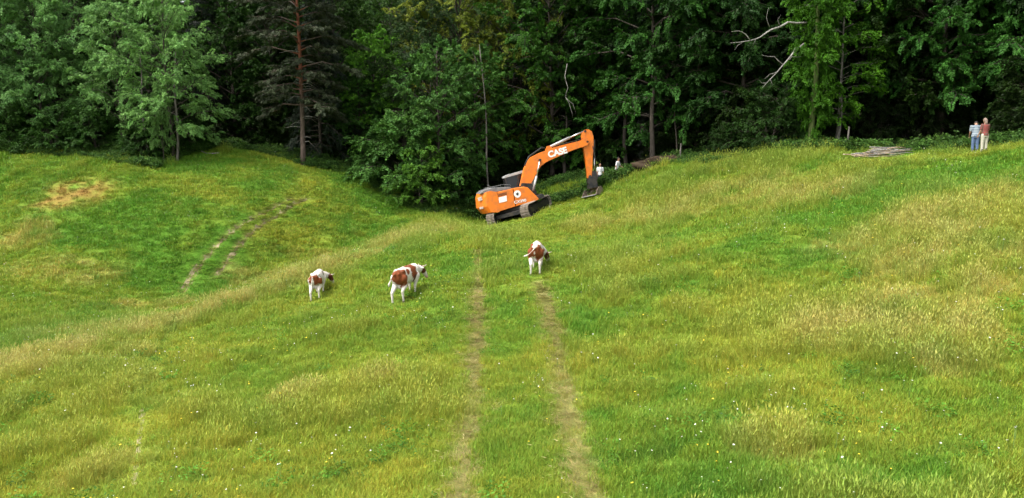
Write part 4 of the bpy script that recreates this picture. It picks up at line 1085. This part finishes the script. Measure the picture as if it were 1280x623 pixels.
# arm
ap_ = [(652, 108), (664, 93), (682, 91), (698, 101), (706, 125), (708, 160), (704, 220), (702, 290), (698, 326), (680, 328), (677, 300), (670, 250), (662, 205), (654, 170), (650, 140), (650, 120)]
arm = link('arm', weld(prism_strip(MB(), [lz(*p) for p in ap_[:8] + ap_[8:]], BY - .2, BY + .2).mesh('arm', M['orange'])), EX)
for p in ((674, 152), (664, 100), (690, 318)):
    q = lz(*p); MB().tube([(q[0], BY - .36 if p[1] == 152 else BY - .25, q[1]), (q[0], BY + .25, q[1])], .085, 14).build('pin', M['black'], arm)
for sy in (-.33, .33):
    MB().prism([lz(640, 146), lz(672, 134), lz(684, 150), lz(674, 168), lz(640, 180)], BY + sy - .03, BY + sy + .03).build('boom_ear', M['orange'], boom)
bcyl = ptube([(712, 140), (714, 225)], BY, .085, 'bucket_cylinder', M['black'], EX); ptube([(714, 225), (716, 300)], BY, .05, 'rod', M['chrome'], bcyl)
ptube([(700, 170), (718, 240), (720, 310)], BY - .22, .024, 'hose', M['rubber'], arm, 6)
# linkage, tilt rotator, bucket
MB().prism([lz(704, 292), lz(722, 296), lz(730, 330), lz(712, 350), lz(694, 340)], BY - .26, BY + .26, .02).build('linkage', M['black'], EX)
MB().prism([lz(682, 318), lz(716, 322), lz(726, 345), lz(728, 372), lz(690, 376), lz(682, 350)], BY - .30, BY + .30, .03).build('quick_coupler', M['black'], EX)
rc = lz(700, 368)
MB().tube([(rc[0], BY, rc[1] + .12), (rc[0] + .01, BY, rc[1] - .10)], .32, 20).build('tilt_rotator', M['black'], EX)
bk = empty('bucket', (rc[0], BY, rc[1] - .08)); bk.parent = EX; bk.rotation_euler = (0, R(10), R(40)); bk.scale = (1.15, .85, .80)
pr = [(.28, 0), (.42, -.22), (.40, -.50), (.22, -.70), (-.10, -.76), (-.42, -.72)]
sh_ = MB(); th = .035; bw = .72
for a, c in zip(pr[:-1], pr[1:]):
    dx, dz = c[0] - a[0], c[1] - a[1]; L = math.hypot(dx, dz); nx_, nz_ = dz / L * th, -dx / L * th
    sh_.prism([a, c, (c[0] + nx_, c[1] + nz_), (a[0] + nx_, a[1] + nz_)], -bw, bw)
sh_.prism([(.28, 0), (-.05, -.03), (-.05, -.065), (.28, -.04)], -bw * .6, bw * .6)
sh_.build('shell', M['bucket'], bk)
for yy in (-bw, bw):
    MB().prism([(.28, 0), (.42, -.22), (.40, -.50), (.22, -.70), (-.10, -.76), (-.42, -.72), (-.18, -.30), (.02, -.05)], yy - .018, yy + .018).build('side_plate', M['bucket'], bk)
MB().box((-.5, -bw - .02, -.775), (-.36, bw + .02, -.735)).build('cutting_edge', M['cylgrey'], bk)

# ------------------------------------------------------------------ cows
M['coat'] = vcol('cow_coat', .75, .2, .18, 14)
M['horn'] = solid('horn', (.55, .48, .36), .5)
M['eye'] = solid('eye', (.01, .008, .006), .2)
M['hoof'] = solid('hoof', (.06, .045, .035), .7)
WHITE = np.array([.62, .565, .50]); BROWN = np.array([.19, .050, .017]); DBROWN = np.array([.085, .022, .012]); PINK = np.array([.50, .30, .24])
def cow(label, px, py, Y, yaw, head, patches, tail, scale=1.0, hy=0.0, stride=0.0):
    p = on_ground(px, Y)
    o = empty('cow', p, yaw); tag(o, label, 'cow', 'brown and white cows grazing on the slope')
    c, s = math.cos(yaw), math.sin(yaw); F = scale
    def gz_(x, y): return (tz(p.x + (x * c - y * s) * F, p.y + (x * s + y * c) * F) - p.z) / F
    b = MB()
    fz = .5 * (gz_(.5, .18) + gz_(.5, -.18)); rz = .5 * (gz_(-.72, .2) + gz_(-.72, -.2))
    def lift(x): return rz + .45 * (fz - rz) * (x + .72) / 1.22
    secs = [(-.90, .08, .10, 1.16), (-.86, .19, .23, 1.08), (-.74, .26, .33, 1.01), (-.55, .29, .36, .99), (-.3, .315, .38, .95), (0, .335, .405, .92), (.25, .325, .41, .92), (.45, .28, .40, .95), (.62, .21, .33, 1.0), (.76, .13, .20, 1.04)]
    b.loft([((x, 0, z + .05 - .06 * max(0, min(1, (x - .1) / .5)) + lift(x)), (0, w * .86, 0), (0, 0, h * .92)) for x, w, h, z in secs], 20)
    for sy in (-1, 1): b.ball((-.56, sy * .16, 1.25 + lift(-.56)), (.14, .08, .08)); b.ball((-.84, sy * .11, 1.20 + lift(-.84)), .07)
    b.tube([(-.85, 0, 1.28 + lift(-.8)), (-.3, 0, 1.315 + lift(-.3)), (.3, 0, 1.27 + lift(.3)), (.58, 0, 1.17 + lift(.6))], [.06, .07, .07, .08], 8)
    feet = []
    for sy in (-1, 1):
        st = stride * sy
        g = gz_(.5 + st, sy * .17); u = lift(.5)
        b.chain([(.5, sy * .19, .86 + u), (.5 + st * .5, sy * .18, .52 + g * .5 + u * .5), (.5 + st * .8, sy * .17, .40 + g), (.49 + st, sy * .17, .13 + g), (.51 + st, sy * .17, .05 + g)], [.15, .08, .064, .042, .052]); feet.append((.515 + st, sy * .17, g))
        st = -st; g = gz_(-.72 + st, sy * .19); u = lift(-.6)
        b.chain([(-.62, sy * .17, .98 + u), (-.50 + st * .3, sy * .20, .70 + u), (-.78 + st * .8, sy * .19, .46 + g), (-.74 + st, sy * .19, .14 + g), (-.71 + st, sy * .19, .05 + g)], [.19, .13, .064, .044, .052]); feet.append((-.70 + st, sy * .19, g))
    b.ball((-.42, 0, .62 + lift(-.42)), (.20, .16, .14))
    u = lift(.62)
    hm = Matrix.Translation((.6, 0, 0)) @ Matrix.Rotation(hy, 4, 'Z') @ Matrix.Translation((-.6, 0, 0))
    if head == 'up':
        nk = [(.62, 0, 1.06), (.86, 0, 1.03), (1.05, 0, 1.05)]; hd = [(1.05, 0, 1.07), (1.18, 0, .93), (1.31, 0, .74), (1.35, 0, .68)]
    else:
        nk = [(.60, 0, .98), (.90, 0, .80), (1.16, 0, .52)]; hd = [(1.17, 0, .50), (1.25, 0, .33), (1.34, 0, .14), (1.36, 0, .08)]
        g = gz_(1.3 * math.cos(hy) + .6 * (1 - math.cos(hy)), .7 * math.sin(hy)) - u
        nk = [nk[0], (nk[1][0], 0, nk[1][2] + g * .4), (nk[2][0], 0, nk[2][2] + g * .9)]; hd = [(q[0], 0, q[2] + g) for q in hd]
    T3 = lambda q: tuple(hm @ Vector((q[0], q[1], q[2] + u)))
    b.chain([T3(q) for q in nk], [.25, .175, .135]); b.chain([T3(q) for q in hd], [.125, .112, .078, .078])
    ax = (Vector(hd[2]) - Vector(hd[0])).normalized(); upv = Vector((ax.z, 0, -ax.x)) * (-1 if ax.x > 0 else 1)
    if upv.x < 0 and head != 'up': upv = -upv
    if head == 'up' and upv.z < 0: upv = -upv
    pole = Vector(hd[0]) - ax * .06
    for sy in (-1, 1):
        e0 = pole + Vector((0, sy * .10, 0)) ; e1 = pole + Vector((0, sy * .23, 0)) - upv * .05
        b.chain([T3(e0), T3(e0.lerp(e1, .5)), T3(e1)], [.035, .05, .02], 8)
    b.tube([(-.86, 0, 1.25 + lift(-.86))] + [(q[0], q[1], q[2] + lift(-.9)) for q in tail], [.05] + [.032] * (len(tail) - 2) + [.05, .02][:2] if len(tail) < 2 else [.05] + [.030] * (len(tail) - 2) + [.05, .02], 8)
    b.ball((tail[-2][0], tail[-2][1], tail[-2][2] + lift(-.9)), .045)
    me = remeshed(b, .024, 'cow_body', M['coat'], 5, .5)
    V = verts_np(me).astype(float)
    C = np.tile(WHITE, (len(V), 1))
    nzv = (fbm(V[:, 0] * 3 + V[:, 1] * 2.2 + 30, V[:, 2] * 3 + V[:, 1] * 2.7 + 30, .5, 3) - .5)
    for (cx, cy, cz_, rx, ry, rz_, colr) in patches:
        d = np.sqrt(((V[:, 0] - cx) / rx) ** 2 + ((V[:, 1] - cy) / ry) ** 2 + ((V[:, 2] - lift(V[:, 0]) - cz_) / rz_) ** 2) + nzv * .9
        C = lerp(C, BROWN if colr == 'b' else (DBROWN if colr == 'd' else WHITE), 1 - smooth(.87, 1.07, d))
    # dark head and neck, white face
    inv = hm.inverted(); Hh = np.array([tuple(inv @ Vector(v)) for v in V]); Hh[:, 2] -= u
    h0 = np.array(hd[0]); along = (Hh - h0) @ np.array(ax); hn = (Hh[:, 0] > .98) & (along > -.22)
    C = lerp(C, DBROWN, hn * smooth(-.2, -.12, along) * (1 - smooth(.20, .26, along + nzv * .2)))
    topf = (Hh - h0) @ np.array(upv)
    C = lerp(C, WHITE, hn * smooth(.05, .09, topf) * (np.abs(Hh[:, 1]) < .05) * smooth(-.06, 0, along))
    C = lerp(C, PINK, hn * smooth(.40, .45, along))
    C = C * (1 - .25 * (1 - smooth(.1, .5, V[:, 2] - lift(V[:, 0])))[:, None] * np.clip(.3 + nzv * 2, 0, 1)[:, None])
    set_col(me, C)
    bo_ = link('body', me, o); o.scale = (F, F, F)
    for sy in (-1, 1):
        q = pole + Vector((0, sy * .08, 0)) + upv * .05
        MB().tube([T3(q), T3(q + Vector((0, sy * .11, 0)) + upv * .03), T3(q + Vector((0, sy * .15, 0)) + upv * .12)], [.026, .02, .006], 8).build('horn', M['horn'], o, True)
        e = Vector(hd[0]).lerp(Vector(hd[1]), .65) + Vector((0, sy * .105, 0)) + upv * .04
        MB().ball(T3(e), .02, 8, 6).build('eye', M['eye'], o, True)
    for f in feet:
        MB().tube([(f[0], f[1], f[2] - .01), (f[0] - .01, f[1], f[2] + .075)], [.066, .052], 10).build('hoof', M['hoof'], o, True)
    return o
# patches: centre x,y,z, radii, colour (x forward, y left)
cow('white cow with a brown rump grazing furthest left, head down to the right', 395, 377, 31.2, R(90 + 3), 'down',
    [(-.86, .0, 1.0, .22, .40, .34, 'b'), (-.9, .06, .75, .2, .08, .5, 'w'), (-.55, -.25, .95, .30, .25, .22, 'b'), (.25, -.25, 1.15, .12, .2, .12, 'd'), (.15, .3, 1.0, .4, .2, .3, 'b')], [(-.97, .05, 1.15), (-1.0, .09, .85), (-.99, .10, .55), (-.98, .11, .42)], .86, hy=R(-48), stride=.06)
cow('largest cow with two big red-brown patches and raised head, standing in the middle', 507, 380, 27.9, R(90 - 20), 'up',
    [(-.72, -.2, 1.05, .30, .33, .42, 'b'), (-.88, 0, 1.0, .16, .3, .36, 'b'), (-.30, -.22, 1.18, .13, .2, .12, 'b'), (.18, -.18, 1.12, .26, .36, .30, 'b'), (.22, -.22, .78, .12, .2, .2, 'd'), (-.1, .1, 1.32, .2, .18, .09, 'b'), (-.6, 0, 1.36, .14, .12, .10, 'w'), (.3, .3, .9, .3, .2, .3, 'b')],
    [(-.98, .06, 1.15), (-1.02, .16, .95), (-1.02, .22, .80), (-1.02, .24, .70)], .96, hy=R(-18), stride=.10)
cow('cow seen from behind below the excavator, brown hips and swishing white tail', 671, 342, 28.5, R(90 - 6), 'down',
    [(-.75, .22, 1.02, .36, .30, .36, 'b'), (-.75, -.20, .98, .36, .30, .40, 'b'), (-.5, 0, 1.36, .5, .09, .09, 'w'), (.3, -.2, 1.1, .25, .25, .3, 'b')], [(-.98, .05, 1.16), (-1.06, .20, .98), (-1.06, .36, .88), (-1.05, .5, .85)], .90, hy=R(-38), stride=.03)

# ------------------------------------------------------------------ people
M['skin'] = vcol('skin', .6, .3, .08, 20)
def cloth(name, a, b_, plaid=False, sc=14.0):
    if not plaid: return solid(name, a, .85, spec=.15, dirt=b_, dscale=6, damt=.6, bump=.3, bscale=40)
    m, n, l, out = nodes_of(name)
    b = N(n, 'ShaderNodeBsdfPrincipled'); b.inputs['Roughness'].default_value = .9
    tc = N(n, 'ShaderNodeTexCoord'); sx = N(n, 'ShaderNodeSeparateXYZ'); l.new(tc.outputs['Object'], sx.inputs[0])
    acc = None
    for ax_, of in (('X', 0), ('Z', .4)):
        q = N(n, 'ShaderNodeMath', operation='MULTIPLY'); q.inputs[1].default_value = sc; l.new(sx.outputs[ax_], q.inputs[0])
        f = N(n, 'ShaderNodeMath', operation='FRACT'); l.new(q.outputs[0], f.inputs[0])
        g = N(n, 'ShaderNodeMath', operation='GREATER_THAN'); g.inputs[1].default_value = .55; l.new(f.outputs[0], g.inputs[0])
        if acc is None: acc = g.outputs[0]
        else:
            s_ = N(n, 'ShaderNodeMath', operation='ADD'); l.new(acc, s_.inputs[0]); l.new(g.outputs[0], s_.inputs[1]); acc = s_.outputs[0]
    hf = N(n, 'ShaderNodeMath', operation='MULTIPLY'); hf.inputs[1].default_value = .5; l.new(acc, hf.inputs[0])
    l.new(mixcol(n, l, a, b_, hf.outputs[0], 'MIX'), b.inputs['Base Color']); l.new(b.outputs[0], out.inputs[0])
    return m
SKIN = np.array([.36, .20, .13])
def person(label, P, yaw, H, shirt, pants, shoe, hair, bow=0.0, headbow=0.0, arms=((0, .1), (0, .1)), elbow=(.25, .25), longsleeve=False, longhair=False, leg=(0, 0), group=None, shorts=False, wid=1.0, headturn=0.0):
    o = empty('person', P, yaw); tag(o, label, 'person', group); k = H / 1.75; o.scale = (k, k, k)
    # x = forward, y = left
    bm_ = Matrix.Translation((0, 0, .95)) @ Matrix.Rotation(bow, 4, 'Y') @ Matrix.Translation((0, 0, -.95))
    U = lambda x, y, z: tuple(bm_ @ Vector((x, y, z)))
    hp_ = Vector(U(.0, 0, 1.50)); hmx = bm_ @ Matrix.Translation((0, 0, 1.50)) @ Matrix.Rotation(headbow, 4, 'Y') @ Matrix.Rotation(headturn, 4, 'Z') @ Matrix.Translation((0, 0, -1.50))
    Hd = lambda x, y, z: tuple(hmx @ Vector((x, y, z)))
    ev = lambda v: tuple(bm_.to_3x3() @ Vector(v))
    gnd = lambda x, y: (tz(P.x + (x * math.cos(yaw) - y * math.sin(yaw)) * k, P.y + (x * math.sin(yaw) + y * math.cos(yaw)) * k) - P.z) / k
    tors = [(.93, .155, .105), (1.02, .145, .10), (1.12, .14, .10), (1.25, .16, .11), (1.36, .17, .11), (1.43, .14, .085), (1.47, .07, .06)]
    sh = [U(0, sy * .19 * wid, 1.40) for sy in (1, -1)]
    limbs = []
    for i, sy in enumerate((1, -1)):
        fwd, outw = arms[i]
        up_d = Vector((math.sin(fwd), sy * math.sin(outw), -math.cos(fwd))).normalized(); el = Vector(sh[i]) + up_d * .29
        fd = Vector((math.sin(fwd + elbow[i]), sy * math.sin(outw) * .4, -math.cos(fwd + elbow[i]))).normalized(); wr = el + fd * .25
        limbs.append((Vector(sh[i]), el, wr, fd, sy))
    legs = []
    for i, sy in enumerate((1, -1)):
        g = gnd(leg[i], sy * .1)
        legs.append([(0, sy * .085, .93), (.02 + leg[i] * .45, sy * .095, .50 + g * .5), (leg[i], sy * .10, .09 + g)])
    def torso(b, e):
        b.loft([(U(0, 0, z), ev((0, (w + e) * wid, 0)), ev((d + e, 0, 0))) for z, w, d in tors], 18)
    b = MB(); torso(b, 0)
    b.chain([U(0, 0, 1.44), Hd(.01, 0, 1.53)], [.058, .052])
    b.ball(Hd(.01, 0, 1.645), (.092, .075, .112), 14, 10); b.ball(Hd(.035, 0, 1.59), (.06, .055, .06), 12, 8)
    b.chain([Hd(.10, 0, 1.66), Hd(.118, 0, 1.625)], [.012, .018], 6)
    for sy in (1, -1): b.ball(Hd(0, sy * .078, 1.64), (.022, .012, .032), 8, 6)
    for a_, el, wr, fd, sy in limbs:
        b.chain([a_, el, wr], [.052, .042, .030])
        side = Vector((fd.z, 0, -fd.x)); side = side if side.length > .1 else Vector((1, 0, 0)); side.normalize()
        palm = wr + fd * .05; b.loft([(tuple(wr + fd * .0), tuple(side * .026), (0, .017, 0)), (tuple(palm), tuple(side * .042), (0, .018, 0)), (tuple(wr + fd * .10), tuple(side * .040), (0, .015, 0))], 10)
        for j, (of, L) in enumerate(((-.030, .062), (-.010, .075), (.010, .080), (.030, .072))):
            r0 = wr + fd * .095 + side * of; m1 = r0 + fd * L * .55; e_ = m1 + (fd * .8 + Vector((0, -sy * .6, 0))).normalized() * L * .45
            b.chain([r0, m1, e_], [.010, .009, .008], 6)
        t0_ = wr + fd * .03 + side * .035; b.chain([t0_, t0_ + (fd + side).normalized() * .04, t0_ + (fd * 1.4 + side * .6).normalized() * .075], [.013, .011, .009], 6)
    for L3 in legs: b.chain(L3, [.082, .056, .042]); b.chain([(L3[2][0] - .02, L3[2][1], L3[2][2] - .05), (L3[2][0] + .14, L3[2][1], L3[2][2] - .06)], [.036, .03], 8)
    me = remeshed(b, .010, 'person_body', M['skin'], 2, .4); set_col(me, np.tile(SKIN, (len(me.vertices), 1))); link('body', me, o)
    # clothes follow the body
    b = MB(); torso(b, .017)
    for a_, el, wr, fd, sy in limbs:
        e_ = a_.lerp(el, .75) if not longsleeve else el
        pts = [a_, e_] if not longsleeve else [a_, el, el.lerp(wr, .92)]
        b.chain(pts, [.072, .062] if not longsleeve else [.072, .058, .044])
    b.loft([(U(0, 0, z), ev((0, (w + .022) * wid, 0)), ev((d + .022, 0, 0))) for z, w, d in ((.86, .165, .115), (.93, .16, .112), (1.02, .148, .104))], 18)
    link('shirt', remeshed(b, .016, 'shirt', shirt, 3, .5), o)
    b = MB(); b.loft([((0, 0, z), (0, w * wid, 0), (d, 0, 0)) for z, w, d in ((.80, .16, .115), (.88, .178, .125), (.96, .165, .115), (1.0, .155, .11))], 16)
    for L3 in legs:
        a_, kn, an = [Vector(q) for q in L3]; en = kn.lerp(an, .35) if shorts else kn.lerp(an, .93)
        b.chain([a_ - Vector((0, 0, .03)), kn, en], [.105, .078, .064])
    link('trousers', remeshed(b, .016, 'trousers', pants, 3, .5), o)
    for L3 in legs:
        b = MB(); x, y, z = L3[2]; b.loft([((x - .05, y, z + .06), (0, .05, 0), (0, 0, .05)), ((x - .06, y, z - .04), (0, .05, 0), (0, 0, .05)), ((x + .03, y, z - .035), (0, .05, 0), (0, 0, .055)), ((x + .14, y, z - .05), (0, .05, 0), (0, 0, .04)), ((x + .19, y, z - .06), (0, .03, 0), (0, 0, .025))], 12)
        if shorts or True: b.tube([(x - .01, y, z - .04), (x - .01, y, z + .13)], [.055, .058], 12)
        b.build('shoe', shoe, o, True)
    b = MB(); b.ball(Hd(-.012, 0, 1.672), (.102, .088, .105), 16, 10)
    if longhair: b.ball(Hd(-.06, 0, 1.60), (.07, .085, .12), 14, 8); b.ball(Hd(-.065, 0, 1.50), (.05, .07, .11), 12, 8)
    me = remeshed(b, .016, 'hair', hair, 2, .4); V = verts_np(me)
    # cut the face free
    bmx = bmesh.new(); bmx.from_mesh(me); inv = hmx.inverted()
    bmesh.ops.delete(bmx, geom=[v for v in bmx.verts if (inv @ v.co).x > .045 and (inv @ v.co).z < 1.70], context='VERTS'); bmx.to_mesh(me); bmx.free()
    link('hair', me, o)
    for sy in (1, -1): MB().ball(Hd(.095, sy * .032, 1.655), .011, 8, 6).build('eye', M['eye'], o, True)
    MB().tube([Hd(.094, .022, 1.578), Hd(.098, 0, 1.576), Hd(.094, -.022, 1.578)], .006, 6).build('mouth', solid('lips', (.30, .11, .09), .6), o, True)
    return o
brown_hair = solid('brown_hair', (.10, .055, .03), .7, dirt=(.05, .03, .02)); grey_hair = solid('grey_brown_hair', (.20, .14, .11), .7, dirt=(.3, .22, .18))
dark_hair = solid('dark_hair', (.02, .015, .012), .7)
jeans = cloth('denim', (.085, .13, .23), (.14, .19, .29)); dark_jeans = cloth('dark_denim', (.03, .045, .08), (.05, .07, .11)); cream = cloth('cream_cotton', (.40, .38, .30), (.52, .49, .41))
boots = solid('boot_leather', (.06, .05, .045), .7); white_shirt = cloth('white_cotton', (.80, .80, .80), (.66, .66, .68))
G2 = 'pair of people talking at the right forest edge'
person('person in checked grey-blue shirt and jeans with head bowed, back turned', ground_at(1218, 192.5), R(64), 1.70, cloth('blue_check', (.24, .28, .31), (.08, .11, .15), True, 8), jeans, boots, dark_hair, bow=R(9), headbow=R(58), arms=((.10, .10), (.10, .10)), elbow=(.6, .6), group=G2, wid=1.12)
person('person in red checked shirt and cream trousers beside the one in jeans', ground_at(1229.5, 191.5), R(92), 1.64, cloth('red_check', (.21, .035, .03), (.12, .07, .055), True, 9), cream, boots, grey_hair, bow=R(3), headbow=R(14), arms=((.1, .12), (.25, .15)), elbow=(.5, .7), longsleeve=False, longhair=True, group=G2, wid=.88)
G3 = 'pair of people in white shirts behind the bucket'
person('person in white shirt standing directly behind the excavator arm', on_ground(749, 55.0), R(-80), 1.74, white_shirt, dark_jeans, boots, dark_hair, arms=((.1, .15), (.1, .15)), elbow=(.4, .4), group=G3)
person('person in white shirt walking to the right of the excavator arm', on_ground(770, 55.0), R(-30), 1.74, white_shirt, jeans, boots, dark_hair, bow=R(8), arms=((.35, .15), (-.2, .15)), elbow=(.7, .4), leg=(.22, -.2), group=G3)
